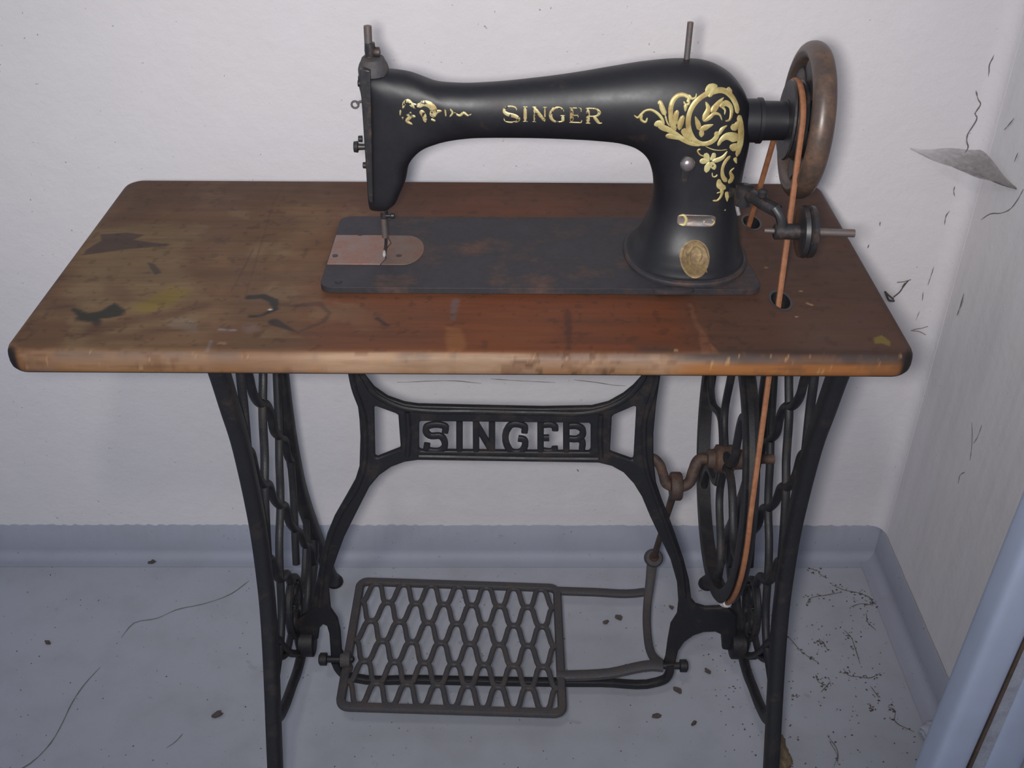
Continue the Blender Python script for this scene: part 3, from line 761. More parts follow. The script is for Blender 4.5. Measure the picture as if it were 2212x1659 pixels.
# raised bead along the brace's outlines
bead = MB()
for pts in ([(-0.1755,1.0215,0.6086),(-0.1705,1.0215,0.5971),(-0.1616,1.0215,0.5777),(-0.1457,1.0215,0.5646),(-0.1261,1.0215,0.5554),(-0.1104,1.0215,0.5528),(-0.0439,1.0215,0.5512),(0.0353,1.0215,0.5497),(0.0948,1.0215,0.5514),(0.1141,1.0215,0.5583),(0.1324,1.0215,0.5703),(0.1434,1.0215,0.5836),(0.1509,1.0215,0.5979),(0.1549,1.0215,0.6095)],
            [(-0.1124,1.0215,0.4835),(-0.059,1.0215,0.4825),(0.0255,1.0215,0.4809),(0.1054,1.0215,0.4807)],
            [(-0.1231,1.0215,0.55),(-0.1232,1.0215,0.5158),(-0.1265,1.0215,0.4842)], [(0.1054,1.0215,0.5481),(0.1058,1.0215,0.5174),(0.1087,1.0215,0.4836)],
            [(-0.1856,1.0215,0.6086),(-0.1836,1.0215,0.586),(-0.175,1.0215,0.5429),(-0.1759,1.0215,0.5085),(-0.1807,1.0215,0.4658),(-0.1909,1.0215,0.4364),(-0.216,1.0215,0.3908),(-0.2335,1.0215,0.3475),(-0.2483,1.0215,0.2858),(-0.2578,1.0215,0.2255)],
            [(0.1675,1.0215,0.6108),(0.1661,1.0215,0.5883),(0.1578,1.0215,0.5417),(0.159,1.0215,0.5108),(0.165,1.0215,0.4682),(0.1769,1.0215,0.4315),(0.1995,1.0215,0.3703),(0.222,1.0215,0.3059),(0.2325,1.0215,0.2466)]):
    sweep(bead, catmull(pts, 5), 0.007, 0.006, (0, 1, 0), 8, 2.0)
bead.build('edge_bead', M['iron'], brace)
LETPTS = [
  [[(-0.08,1.0255,0.5174),(-0.0793,1.0255,0.5262),(-0.0841,1.0255,0.5284),(-0.0961,1.0255,0.5283),(-0.1014,1.0255,0.5258),(-0.102,1.0255,0.5168),(-0.0987,1.0255,0.5128),(-0.0846,1.0255,0.5113),(-0.0819,1.0255,0.5073),(-0.0824,1.0255,0.4933),(-0.0864,1.0255,0.4899),(-0.0976,1.0255,0.4894),(-0.1024,1.0255,0.4909),(-0.102,1.0255,0.5001)]],
  [[(-0.0621,1.0255,0.535),(-0.0627,1.0255,0.51),(-0.0633,1.0255,0.4839)]],
  [[(-0.0424,1.0255,0.5351),(-0.0427,1.0255,0.5101),(-0.0431,1.0255,0.4833)], [(-0.0234,1.0255,0.5345),(-0.0236,1.0255,0.5102),(-0.0237,1.0255,0.4834)], [(-0.0421,1.0255,0.5289),(-0.0333,1.0255,0.5097),(-0.0243,1.0255,0.4904)]],
  [[(0.0154,1.0255,0.518),(0.0153,1.0255,0.5268),(0.0119,1.0255,0.529),(-0.0011,1.0255,0.5289),(-0.0037,1.0255,0.5254),(-0.0036,1.0255,0.4938),(-0.0009,1.0255,0.4895),(0.0123,1.0255,0.4896),(0.0147,1.0255,0.4932),(0.0146,1.0255,0.5075),(0.0081,1.0255,0.5089)]],
  [[(0.0344,1.0255,0.5349),(0.0349,1.0255,0.5106),(0.0354,1.0255,0.4838)], [(0.0339,1.0255,0.5287),(0.0499,1.0255,0.5283),(0.052,1.0255,0.5258),(0.0521,1.0255,0.5213)], [(0.0343,1.0255,0.5091),(0.0393,1.0255,0.5091),(0.0454,1.0255,0.5092)], [(0.0347,1.0255,0.4897),(0.0501,1.0255,0.4893),(0.0525,1.0255,0.4914),(0.0524,1.0255,0.495)]],
  [[(0.0651,1.0255,0.5351),(0.0659,1.0255,0.5108),(0.0668,1.0255,0.484)], [(0.065,1.0255,0.5274),(0.08,1.0255,0.527),(0.0843,1.0255,0.5235),(0.0848,1.0255,0.5135),(0.0807,1.0255,0.5092),(0.0656,1.0255,0.5088)], [(0.0807,1.0255,0.5084),(0.0851,1.0255,0.5046),(0.0856,1.0255,0.4932),(0.086,1.0255,0.4836)], [(0.0664,1.0255,0.4853),(0.0776,1.0255,0.4854),(0.0867,1.0255,0.4854)]]]
for strokes in LETPTS:
    m = MB()
    for q_, st in enumerate(strokes):
        sweep(m, catmull(st, 5) + np.array([0, 0.0005 * q_, 0]), 0.0082, 0.0060, (0, 1, 0), 8, 4)
    m.build('letter', M['iron'], brace)

# bottom bar of the stand and pivot bolts for the treadle
m = MB()
sweep(m, catmull([(-0.2469,1.022,0.1165),(-0.2426,1.022,0.0991),(-0.2337,1.022,0.0865),(-0.2229,1.022,0.0817),(-0.1338,1.022,0.0785),(-0.0015,1.022,0.0755),(0.131,1.022,0.0746),(0.2104,1.022,0.0762),(0.2211,1.022,0.0832),(0.2258,1.022,0.097),(0.225,1.022,0.1144)], 5), 0.012, 0.012, (0, 1, 0), 10, 3)
m.build('bottom_bar', M['iron'], table)
axz = [(-0.2394,1.022,0.1204),(0.2207,1.022,0.1105)]
for (p, s_) in ((axz[0], -1), (axz[1], 1)):
    m = MB(); lathe(m, p, 'x', [(s_*0.030, 0.006), (s_*0.028, 0.009), (s_*0.019, 0.009), (s_*0.018, 0.005), (s_*-0.018, 0.005), (s_*-0.02, 0.002)], 16)
    m.build('pivot_bolt', M['iron'], table)

# --- treadle: rim, wavy open-work, arms to the right-hand pivot and to the pitman
ZP = axz[0][2] - 0.021
def tilt(pts): return [(p[0], p[1], p[2] - 0.040 * (p[0] - plx0)) for p in pts]
plx0, plx1 = -0.2330, 0.0720
ply0, ply1 = 0.9570, 1.1960
m = MB()
rim = []
rr = 0.012
for cx, cy, a0 in ((plx1 - rr, ply1 - rr, 0), (plx0 + rr, ply1 - rr, 90), (plx0 + rr, ply0 + rr, 180), (plx1 - rr, ply0 + rr, 270)):
    for a in np.linspace(a0, a0 + 90, 6): rim.append((cx + rr*math.cos(math.radians(a)), cy + rr*math.sin(math.radians(a)), ZP))
def dens(P, n):
    out = []
    for i in range(len(P)):
        a, b = np.array(P[i]), np.array(P[(i+1) % len(P)])
        k = max(1, int(np.linalg.norm(b-a) / n))
        for j in range(k): out.append(a + (b-a)*j/k)
    return out
sweep(m, tilt(dens(rim, 0.01)), 0.0130, 0.011, (0, 0, 1), 10, 3, closed=True)
treadle = m.build('treadle', M['iron_dusty'], table)
rows, waves = 6, 7
iy0_, iy1_ = ply0 + 0.004, ply1 - 0.004
rh = (iy1_ - iy0_) / rows
for r_ in range(rows):
    yt = iy1_ - rh * r_; ph = 0 if r_ % 2 == 0 else math.pi
    pts = []
    for q in range(0, waves * 20 + 1):
        u = q / (waves * 20)
        s_ = math.cos(2*math.pi*waves*u + math.pi + ph)
        s_ = math.tanh(1.9 * s_) / math.tanh(1.9)
        pts.append((plx0 + 0.004 + (plx1 - plx0 - 0.008)*u, yt - rh/2 + s_ * (rh/2 - 0.0005), ZP))
    mm = MB(); sweep(mm, tilt(pts), 0.0078, 0.0078, (0, 0, 1), 8, 2.5)
    mm.build('wavy_rib', M['iron_dusty'], treadle)
xarm = 0.2130
m = MB()
sweep(m, catmull(tilt([(plx1 - 0.006, ply1 - 0.006, ZP), (0.13, ply1 - 0.006, ZP), (0.19, ply1 - 0.006, ZP), (xarm - 0.004, ply1 - 0.004, ZP + 0.002)]), 5), 0.0145, 0.010, (0, 0, 1), 10, 3)
sweep(m, catmull([(plx1 - 0.006, 1.022, ZP - 0.012), (0.14, 1.022, ZP - 0.006), (0.20, 1.022, axz[1][2]), (axz[1][0] - 0.006, 1.022, axz[1][2])], 5), [0.016, 0.016, 0.017, 0.020], 0.011, (0, 0, 1), 10, 3)
sweep(m, catmull([(0.2150, 1.022, axz[1][2]), (0.2050, 1.060, ZP - 0.008), (0.2045, 1.115, ZP - 0.016), (0.2100, 1.165, ZP - 0.013), (0.2160, 1.195, ZP + 0.006), (0.2190, 1.212, ZP + 0.032)], 6), [0.016, 0.012, 0.012, 0.013, 0.015, 0.017], 0.010, (0, 0, 1), 10, 3)
lathe(m, (0.2205, 1.214, ZP + 0.036), frame_of((0.05, -0.75, 0.66)), [(-0.010, 0.006), (-0.008, 0.0135), (0.004, 0.0145), (0.008, 0.012), (0.0085, 0.006)], 20)
m.build('treadle_arm', M['iron_dusty'], treadle)
m = MB()
lathe(m, axz[0], 'x', [(0.0, 0.006), (0.001, 0.011), (0.014, 0.011), (0.015, 0.006)], 16)
sweep(m, catmull([(axz[0][0] + 0.008, 1.022, axz[0][2]), (plx0 + 0.004, 1.022, ZP)], 3), 0.014, 0.012, (0, 0, 1), 8, 3)
m.build('pivot_lug', M['iron_dusty'], treadle)

# --- crankshaft, pitman rod and fly wheel
WX, WYC, WZC, WR, WK = 0.2630, 1.0380, 0.4690, 0.1750, 0.03
m = MB()
crank_px = [(0.1620, WYC, WZC), (0.1760, WYC, WZC), (0.1830, WYC - 0.004, WZC - 0.006), (0.1880, WYC - 0.008, WZC - 0.018), (0.1935, WYC - 0.012, WZC - 0.030), (0.2010, WYC - 0.013, WZC - 0.033), (0.2130, WYC - 0.013, WZC - 0.033), (0.2200, WYC - 0.012, WZC - 0.029), (0.2260, WYC - 0.006, WZC - 0.014), (0.2320, WYC, WZC - 0.002), (0.2420, WYC, WZC), (XRT - 0.004, WYC, WZC)]
tube(m, catmull(crank_px, 6), [0.0062] * 4 + [0.007] * 4 + [0.0075] * 2 + [0.006] * 2, 12)
lathe(m, (0.168, WYC, WZC), 'x', [(-0.012, 0.007), (-0.011, 0.011), (0.002, 0.011), (0.003, 0.007)], 16)
m.build('crankshaft', M['iron_rust'], table)
big = np.array([0.2045, WYC - 0.013, WZC - 0.033]); ball = np.array([0.2205, 1.210, ZP + 0.042])
m = MB()
tube(m, catmull([big + unit(ball - big) * 0.016, (big + ball) / 2, ball], 8), [0.0052, 0.0042, 0.0048], 12)
lathe(m, big, 'x', [(-0.0075, 0.011), (-0.0070, 0.0165), (-0.005, 0.018), (0.005, 0.018), (0.0070, 0.0165), (0.0075, 0.011)], 24)
lathe(m, ball, 'z', [(-0.008, 0.002), (-0.006, 0.006), (0.0, 0.008), (0.006, 0.006), (0.008, 0.002)], 16)
m.build('pitman_rod', M['iron_rust'], table)

m = MB()
rp_ = [(-0.0080, WR - 0.017), (-0.0092, WR - 0.010), (-0.0085, WR - 0.002), (-0.0065, WR), (-0.003, WR - 0.003), (0.003, WR - 0.003), (0.0065, WR), (0.0085, WR - 0.002), (0.0092, WR - 0.010), (0.0080, WR - 0.017)]
lathe(m, (WX, WYC, WZC), 'x', rp_, 96, closed=True)
fly = m.build('fly_wheel', M['iron'], table)
m = MB()
lathe(m, (WX, WYC, WZC), 'x', [(-0.022, 0.007), (-0.021, 0.0115), (-0.013, 0.0125), (-0.010, 0.018), (0.010, 0.018), (0.012, 0.013), (0.026, 0.012), (0.027, 0.007)], 28)
m.build('hub', M['iron_rust'], fly)
for kk in range(6):
    a = kk * math.pi / 3 + math.radians(8)
    pts = []
    for q in range(0, 25):
        u = q / 24; rr_ = 0.014 + (WR - 0.012 - 0.014) * u
        off = 0.017 * math.sin(2 * math.pi * u) * (1 if kk % 2 == 0 else -1)
        pts.append((WX, WYC + rr_*math.cos(a) - off*math.sin(a), WZC + rr_*math.sin(a) + off*math.cos(a)))
    mm = MB(); sweep(mm, pts, [0.013, 0.010, 0.010, 0.012], 0.010, (1, 0, 0), 10, 2.4)
    mm.build('spoke', M['iron'], fly)
fly.rotation_euler.z = -math.atan(WK)

# ---------------------------------------------------------------- sewing machine head
YA = 1.030
mach = thing('sewing_machine', 'black japanned sewing machine head with worn gold ornament standing on the wooden table', 'sewing machine', (0.03, YA, 0.7505))
def rrect(x0, x1, y0, y1, r, z, n=6):
    P = []
    for cx, cy, a0 in ((x1 - r, y1 - r, 0), (x0 + r, y1 - r, 90), (x0 + r, y0 + r, 180), (x1 - r, y0 + r, 270)):
        for a in np.linspace(a0, a0 + 90, n): P.append((cx + r*math.cos(math.radians(a)), cy + r*math.sin(math.radians(a)), z))
    return P
BX0, BX1, BY0, BY1, BZ0, BZ = -0.1965, 0.2500, 0.9500, 1.1170, 0.7503, 0.7570
bedp = []
for cx, cy, r, a0 in ((BX1 - 0.016, BY1 - 0.012, 0.012, 0), (BX0 + 0.013, BY1 - 0.013, 0.013, 90), (BX0 + 0.013, BY0 + 0.013, 0.013, 180)):
    for a in np.linspace(a0, a0 + 90, 7): bedp.append((cx + r*math.cos(math.radians(a)), cy + r*math.sin(math.radians(a)), BZ0))
bedp += [(0.2440, BY0, BZ0), (0.2520, BY0 + 0.005, BZ0), (0.2540, BY0 + 0.014, BZ0), (0.2525, BY0 + 0.040, BZ0), (0.2470, BY0 + 0.075, BZ0), (0.2462, BY0 + 0.12, BZ0)]
bed = plate('bed', [bedp], BZ - BZ0, (0, 0, 1), M['bed_black'], mach, 0.0022, 3)
# needle plates let into the bed
sl = [(BX0 + 0.0012, 0.9990, BZ - 0.0015), (-0.1395, 0.9990, BZ - 0.0015), (-0.1350, 1.012, BZ - 0.0015), (-0.1385, 1.030, BZ - 0.0015), (-0.1330, 1.048, BZ - 0.0015), (-0.1400, 1.0670, BZ - 0.0015), (BX0 + 0.0012, 1.0670, BZ - 0.0015)]
plate('slide_plate', [sl], 0.0026, (0, 0, 1), M['plate_rust'], mach, 0.0004, 2)
th = [(-0.1385, 0.9990, BZ - 0.0015), (-0.1180, 0.9990, BZ - 0.0015)] + [(-0.1160 + 0.0205*math.cos(a), 1.0330 + 0.0340*math.sin(a), BZ - 0.0015) for a in np.linspace(-1.5, 1.5, 17)] + [(-0.1180, 1.0670, BZ - 0.0015), (-0.1390, 1.0670, BZ - 0.0015), (-0.1320, 1.048, BZ - 0.0015), (-0.1375, 1.030, BZ - 0.0015), (-0.1340, 1.012, BZ - 0.0015)]
plate('needle_plate', [th], 0.0024, (0, 0, 1), M['needle_plate'], mach, 0.0004, 2)
m = MB(); lathe(m, [(-0.1892,1.0172,0.7583)][0], 'z', [(-0.001, 0.0030), (0.0004, 0.0030), (0.0005, 0.001)], 16); m.build('plate_screw', M['black_metal'], mach)
for s_ in ([(-0.1687,1.0675,0.757)][0], [(-0.1784,0.9625,0.757)][0], [(-0.1212,1.0184,0.757)][0]):
    m = MB(); lathe(m, s_, 'z', [(-0.001, 0.0036), (0.0008, 0.0036), (0.0012, 0.0025)], 16); m.build('plate_screw', M['bed_black'], mach)
m = MB(); lathe(m, [(0.1634,0.9478,0.757)][0], 'z', [(-0.001, 0.0095), (0.0012, 0.0095), (0.002, 0.008)], 24, sx=2.2, sy=0.7); m.build('bed_lug', M['bed_black'], mach)

# arm, head and pillar as one lofted casting
SEC = [  # outer outline point, inner outline point, half thickness, squareness
    ([(-0.1499,1.03,0.8116),(-0.1286,1.03,0.8107)], .0150, 3.4), ([(-0.1505,1.03,0.8169),(-0.1219,1.03,0.817)], .0182, 3.4), ([(-0.1506,1.03,0.8257),(-0.117,1.03,0.827)], .0190, 3.4), ([(-0.1504,1.03,0.8412),(-0.1105,1.03,0.8414)], .0195, 3.4),
    ([(-0.1501,1.03,0.8589),(-0.1052,1.03,0.8607)], .0200, 3.3), ([(-0.1498,1.03,0.8788),(-0.0899,1.03,0.8767)], .0205, 3.2), ([(-0.1495,1.03,0.9022),(-0.0761,1.03,0.8819)], .0210, 3.1), ([(-0.1498,1.03,0.9291),(-0.0667,1.03,0.884)], .0212, 3.0),
    ([(-0.1499,1.03,0.9517),(-0.0582,1.03,0.8852)], .0214, 3.0), ([(-0.1357,1.03,0.955),(-0.0535,1.03,0.8857)], .0214, 2.8), ([(-0.1213,1.03,0.9541),(-0.0488,1.03,0.886)], .0214, 2.6), ([(-0.1115,1.03,0.9531),(-0.0446,1.03,0.8863)], .0212, 2.5), ([(-0.1017,1.03,0.9513),(-0.0395,1.03,0.8866)], .0210, 2.4), ([(-0.091,1.03,0.9475),(-0.0339,1.03,0.8868)], .0210, 2.3),
    ([(-0.0803,1.03,0.9434),(-0.0283,1.03,0.887)], .0210, 2.3), ([(-0.0568,1.03,0.9408),(-0.0171,1.03,0.8872)], .0214, 2.2), ([(-0.0223,1.03,0.9419),(-0.0016,1.03,0.8873)], .0220, 2.2), ([(0.0185,1.03,0.9458),(0.0264,1.03,0.8872)], .0238, 2.2),
    ([(0.059,1.03,0.9512),(0.0577,1.03,0.8864)], .0265, 2.2), ([(0.0948,1.03,0.9573),(0.0849,1.03,0.885)], .0295, 2.2), ([(0.1304,1.03,0.963),(0.1098,1.03,0.882)], .0325, 2.2), ([(0.1642,1.03,0.9654),(0.1238,1.03,0.8772)], .0345, 2.25),
    ([(0.1886,1.03,0.9633),(0.1322,1.03,0.871)], .0355, 2.3), ([(0.208,1.03,0.9546),(0.1374,1.03,0.8646)], .0360, 2.35), ([(0.2228,1.03,0.9409),(0.1408,1.03,0.8571)], .0362, 2.4), ([(0.2328,1.03,0.9233),(0.1433,1.03,0.8495)], .0362, 2.5), ([(0.2367,1.03,0.9043),(0.1448,1.03,0.8424)], .0362, 2.5),
    ([(0.2374,1.03,0.8839),(0.1459,1.03,0.8342)], .0362, 2.6), ([(0.2359,1.03,0.8631),(0.1462,1.03,0.8249)], .0365, 2.6), ([(0.2347,1.03,0.8419),(0.1456,1.03,0.8144)], .0370, 2.6), ([(0.235,1.03,0.8201),(0.1431,1.03,0.8027)], .0390, 2.6), ([(0.2365,1.03,0.8001),(0.1391,1.03,0.7909)], .0430, 2.5),
    ([(0.2396,1.03,0.7829),(0.1341,1.03,0.7784)], .0510, 2.4), ([(0.2432,1.03,0.7698),(0.1283,1.03,0.7691)], .0620, 2.3), ([(0.2462,1.03,0.7621),(0.1238,1.03,0.7624)], .0700, 2.3), ([(0.2464,1.03,0.7601),(0.1228,1.03,0.7613)], .0715, 2.3)]
O = np.array([s[0][0] for s in SEC]); I = np.array([s[0][1] for s in SEC]); TT = np.array([[s[1], s[2], 0] for s in SEC])
SUB = 5
Oc, Ic = catmull(O, SUB), catmull(I, SUB)
q_ = np.linspace(0, len(TT) - 1, len(Oc)); Tc = np.stack([np.interp(q_, range(len(TT)), TT[:, 0]), np.interp(q_, range(len(TT)), TT[:, 1])], 1)
for _ in range(8): Tc[1:-1] = (Tc[:-2] + 2 * Tc[1:-1] + Tc[2:]) / 4
NS = 56
V = []; F = []
for i in range(len(Oc)):
    c = (Oc[i] + Ic[i]) / 2; a = (Oc[i] - Ic[i]) / 2; t, e = Tc[i][0], Tc[i][1]
    for q in range(NS):
        th_ = 2 * math.pi * q / NS
        ca, sa = math.cos(th_), math.sin(th_)
        V.append(c + a * math.copysign(abs(ca) ** (2/e), ca) + np.array([0, t, 0]) * math.copysign(abs(sa) ** (2/e), sa))
n_ = len(Oc)
V = np.array(V); V[:, 2] = np.maximum(V[:, 2], BZ - 0.0005)
for i in range(n_ - 1):
    for q in range(NS):
        l = (q + 1) % NS
        F.append((i*NS + q, i*NS + l, (i+1)*NS + l, (i+1)*NS + q))
F.append(tuple(range(NS))); F.append(tuple((n_-1)*NS + q for q in reversed(range(NS))))
arm = mesh_obj('arm', V, F, M['japan'], mach, True, None, 50)
arm['label'] = 'black enamelled arm and pillar casting'
BV = BVHTree.FromPolygons([Vector(v) for v in V], F)
m = MB()
bc = (Oc[-1] + Ic[-1]) / 2
hx_ = abs(Oc[-1][0] - Ic[-1][0]) / 2
sq = [(math.copysign(abs(math.cos(a)) ** (2/2.3), math.cos(a)), math.copysign(abs(math.sin(a)) ** (2/2.3), math.sin(a))) for a in np.linspace(0, 2*math.pi, 56, endpoint=False)]
VV = []; FF = []
for rr_, z in ((0.98, BZ - 0.0004), (1.055, BZ - 0.0004), (1.055, BZ + 0.0022), (1.035, BZ + 0.0038), (0.98, BZ + 0.0045)):
    for (u, v) in sq: VV.append((bc[0] + hx_ * rr_ * u, YA + 0.0715 * rr_ * v, z))
for i in range(4):
    for q in range(56): FF.append((i*56 + q, i*56 + (q+1) % 56, (i+1)*56 + (q+1) % 56, (i+1)*56 + q))
m.add(VV, FF); m.build('pillar_flange', M['bed_black'], mach, angle=30)

def front_hit(x, z):
    h = BV.ray_cast(Vector((x, 0.5, z)), Vector((0, 1, 0)))
    return h[0], h[1]
def drape(name, strokes, mat, thick=0.0005, seg=4):
    """raised transfer: strokes (points, widths in metres) laid onto the enamelled casting"""
    V = []; F = []
    for k, (pts, ws) in enumerate(strokes):
        P = catmull(np.array([(p[0], p[2], 0) for p in pts]), seg)[:, :2] if len(pts) > 2 else np.array([(pts[0][0]*(1-t) + pts[-1][0]*t, pts[0][2]*(1-t) + pts[-1][2]*t) for t in np.linspace(0, 1, 6)])
        W_ = np.interp(np.linspace(0, 1, len(P)), np.linspace(0, 1, len(ws)), ws)
        T = unit(np.gradient(P, axis=0)); B = np.stack([-T[:, 1], T[:, 0]], 1)
        # rounded ends
        L_ = np.concatenate([[0], np.cumsum(np.linalg.norm(np.diff(P, axis=0), axis=1))]); tot = L_[-1]
        rows = []
        ok = True
        lift = thick * (1 + 0.10 * (k % 7))
        for i in range(len(P)):
            row = []
            e0 = min(1, (L_[i] / max(W_[i] * 0.5, 1e-6))); e1 = min(1, ((tot - L_[i]) / max(W_[i] * 0.5, 1e-6)))
            w = W_[i] * max(0.35, math.sqrt(max(0, 1 - (1 - e0) ** 2))) * max(0.35, math.sqrt(max(0, 1 - (1 - e1) ** 2)))
            for s in (-0.5, -0.25, 0, 0.25, 0.5):
                q = P[i] + B[i] * w * s
                hit, nr = front_hit(q[0], q[1])
                if hit is None: ok = False; break
                nr = nr if nr.y < 0 else -nr
                row.append((hit + nr * (lift if abs(s) < 0.5 else thick * 0.25), ))
            if not ok: 
                ok = True; continue
            rows.append([r[0] for r in row])
        if len(rows) < 2: continue
        n0 = len(V)
        for r in rows: V += r
        for i in range(len(rows) - 1):
            for j in range(4): F.append((n0 + i*5 + j, n0 + i*5 + j + 1, n0 + (i+1)*5 + j + 1, n0 + (i+1)*5 + j))
    me = bpy.data.meshes.new(name)
    Va = np.array(V); og = (Va.min(0) + Va.max(0)) / 2
    me.from_pydata((Va - og).tolist(), [], F)
    me.polygons.foreach_set('use_smooth', [True] * len(me.polygons))
    me.materials.append(mat)
    o = bpy.data.objects.new(name, me); link(o, mach)
    o.location = Vector(og) - mach.location
    return o
PXM = 0.00046   # metres per picture pixel on the front of the arm
YD = 1.006
zs = lambda ws, sc: [w * PXM / sc for w in ws]
D1 = 3.687
def letters(L_): return [(p, zs(w, D1)) for p, w in L_]
LETG = [
 [([(0.0034,1,0.9225),(0.0025,1,0.9247),(-0.0012,1,0.926),(-0.0054,1,0.9257),(-0.0085,1,0.9238),(-0.0087,1,0.9209),(-0.006,1,0.9187),(-0.0012,1,0.9175),(0.0031,1,0.916),(0.0052,1,0.9141),(0.004,1,0.9117),(0.0001,1,0.9104),(-0.0048,1,0.9104),(-0.0082,1,0.9116),(-0.0092,1,0.9144)], [8, 12, 12, 18, 24, 30, 32, 30, 26, 16, 12, 10, 8])],
 [([(0.0115,1,0.9262),(0.0117,1,0.9115)], [26, 26]), ([(0.0095,1,0.9259),(0.0138,1,0.9259)], [9, 9]), ([(0.0096,1,0.9116),(0.0143,1,0.9116)], [9, 9])],
 [([(0.0204,1,0.9258),(0.0206,1,0.9116)], [13, 13]), ([(0.0199,1,0.9258),(0.0309,1,0.9123)], [28, 28]), ([(0.0306,1,0.926),(0.0309,1,0.9123)], [13, 13]), ([(0.0184,1,0.926),(0.0224,1,0.926)], [9, 9]), ([(0.0187,1,0.9115),(0.0227,1,0.9115)], [9, 9]), ([(0.0287,1,0.926),(0.0325,1,0.926)], [9, 9])],
 [([(0.0492,1,0.9229),(0.0467,1,0.9256),(0.0424,1,0.9263),(0.0382,1,0.9244),(0.0363,1,0.9203),(0.0369,1,0.9159),(0.0398,1,0.9128),(0.0441,1,0.9119),(0.0479,1,0.9127)], [8, 14, 16, 24, 28, 26, 18, 14, 12]), ([(0.0483,1,0.9182),(0.0484,1,0.9124)], [24, 24]), ([(0.0457,1,0.9185),(0.0509,1,0.9185)], [9, 9])],
 [([(0.0565,1,0.9263),(0.057,1,0.9118)], [28, 28]), ([(0.0543,1,0.9263),(0.066,1,0.9265)], [10, 10]), ([(0.0654,1,0.9265),(0.0658,1,0.923)], [12, 8]), ([(0.0578,1,0.9192),(0.0633,1,0.9194)], [10, 10]), ([(0.063,1,0.9213),(0.0631,1,0.9173)], [8, 8]), ([(0.0548,1,0.912),(0.0663,1,0.9121)], [10, 10]), ([(0.0669,1,0.9154),(0.0663,1,0.912)], [8, 12])],
 [([(0.0722,1,0.9264),(0.0729,1,0.9118)], [28, 28]), ([(0.07,1,0.9264),(0.0763,1,0.9267),(0.0812,1,0.9258),(0.0833,1,0.9229),(0.0815,1,0.9199),(0.0767,1,0.9189),(0.0736,1,0.919)], [10, 10, 16, 26, 18, 10, 10]), ([(0.0779,1,0.9192),(0.0808,1,0.9155),(0.0837,1,0.9119)], [22, 26, 22]), ([(0.0831,1,0.9119),(0.0865,1,0.9126)], [12, 8]), ([(0.0707,1,0.9118),(0.0753,1,0.9118)], [9, 9])]]
for L_ in LETG:
    drape('gilt_letter', letters(L_), M['gold_worn'])
drape('gilt_scroll', letters([
 ([(-0.1074,1,0.9233),(-0.1059,1,0.9283),(-0.1025,1,0.9308),(-0.0981,1,0.9267),(-0.0933,1,0.9252)], [14, 28, 30, 36, 40]),
 ([(-0.0933,1,0.9252),(-0.0871,1,0.9284),(-0.08,1,0.9259),(-0.0775,1,0.9216),(-0.0804,1,0.9155)], [40, 44, 52, 56, 40]),
 ([(-0.0905,1,0.9215),(-0.0874,1,0.9165),(-0.0861,1,0.9095)], [45, 38, 28]),
 ([(-0.1099,1,0.922),(-0.1105,1,0.9163)], [16, 12]), ([(-0.1046,1,0.9174),(-0.101,1,0.9161),(-0.0956,1,0.9152)], [14, 30, 24]),
 ([(-0.1002,1,0.9202),(-0.1011,1,0.9145),(-0.1044,1,0.9111),(-0.099,1,0.9073)], [14, 30, 26, 18]), ([(-0.1087,1,0.9151),(-0.1074,1,0.9119)], [16, 12]),
 ([(-0.0805,1,0.9127),(-0.0763,1,0.9108)], [20, 16]), ([(-0.0786,1,0.9146),(-0.0741,1,0.9203),(-0.0698,1,0.921)], [30, 28, 14]),
 ([(-0.0665,1,0.9231),(-0.0658,1,0.9148)], [14, 12]), ([(-0.0616,1,0.9229),(-0.0593,1,0.9191),(-0.0621,1,0.9151)], [14, 18, 12]),
 ([(-0.0577,1,0.9194),(-0.0523,1,0.9164),(-0.0484,1,0.9192),(-0.0438,1,0.9165),(-0.0408,1,0.9182)], [12, 20, 22, 14, 8])]), M['gold_worn'])
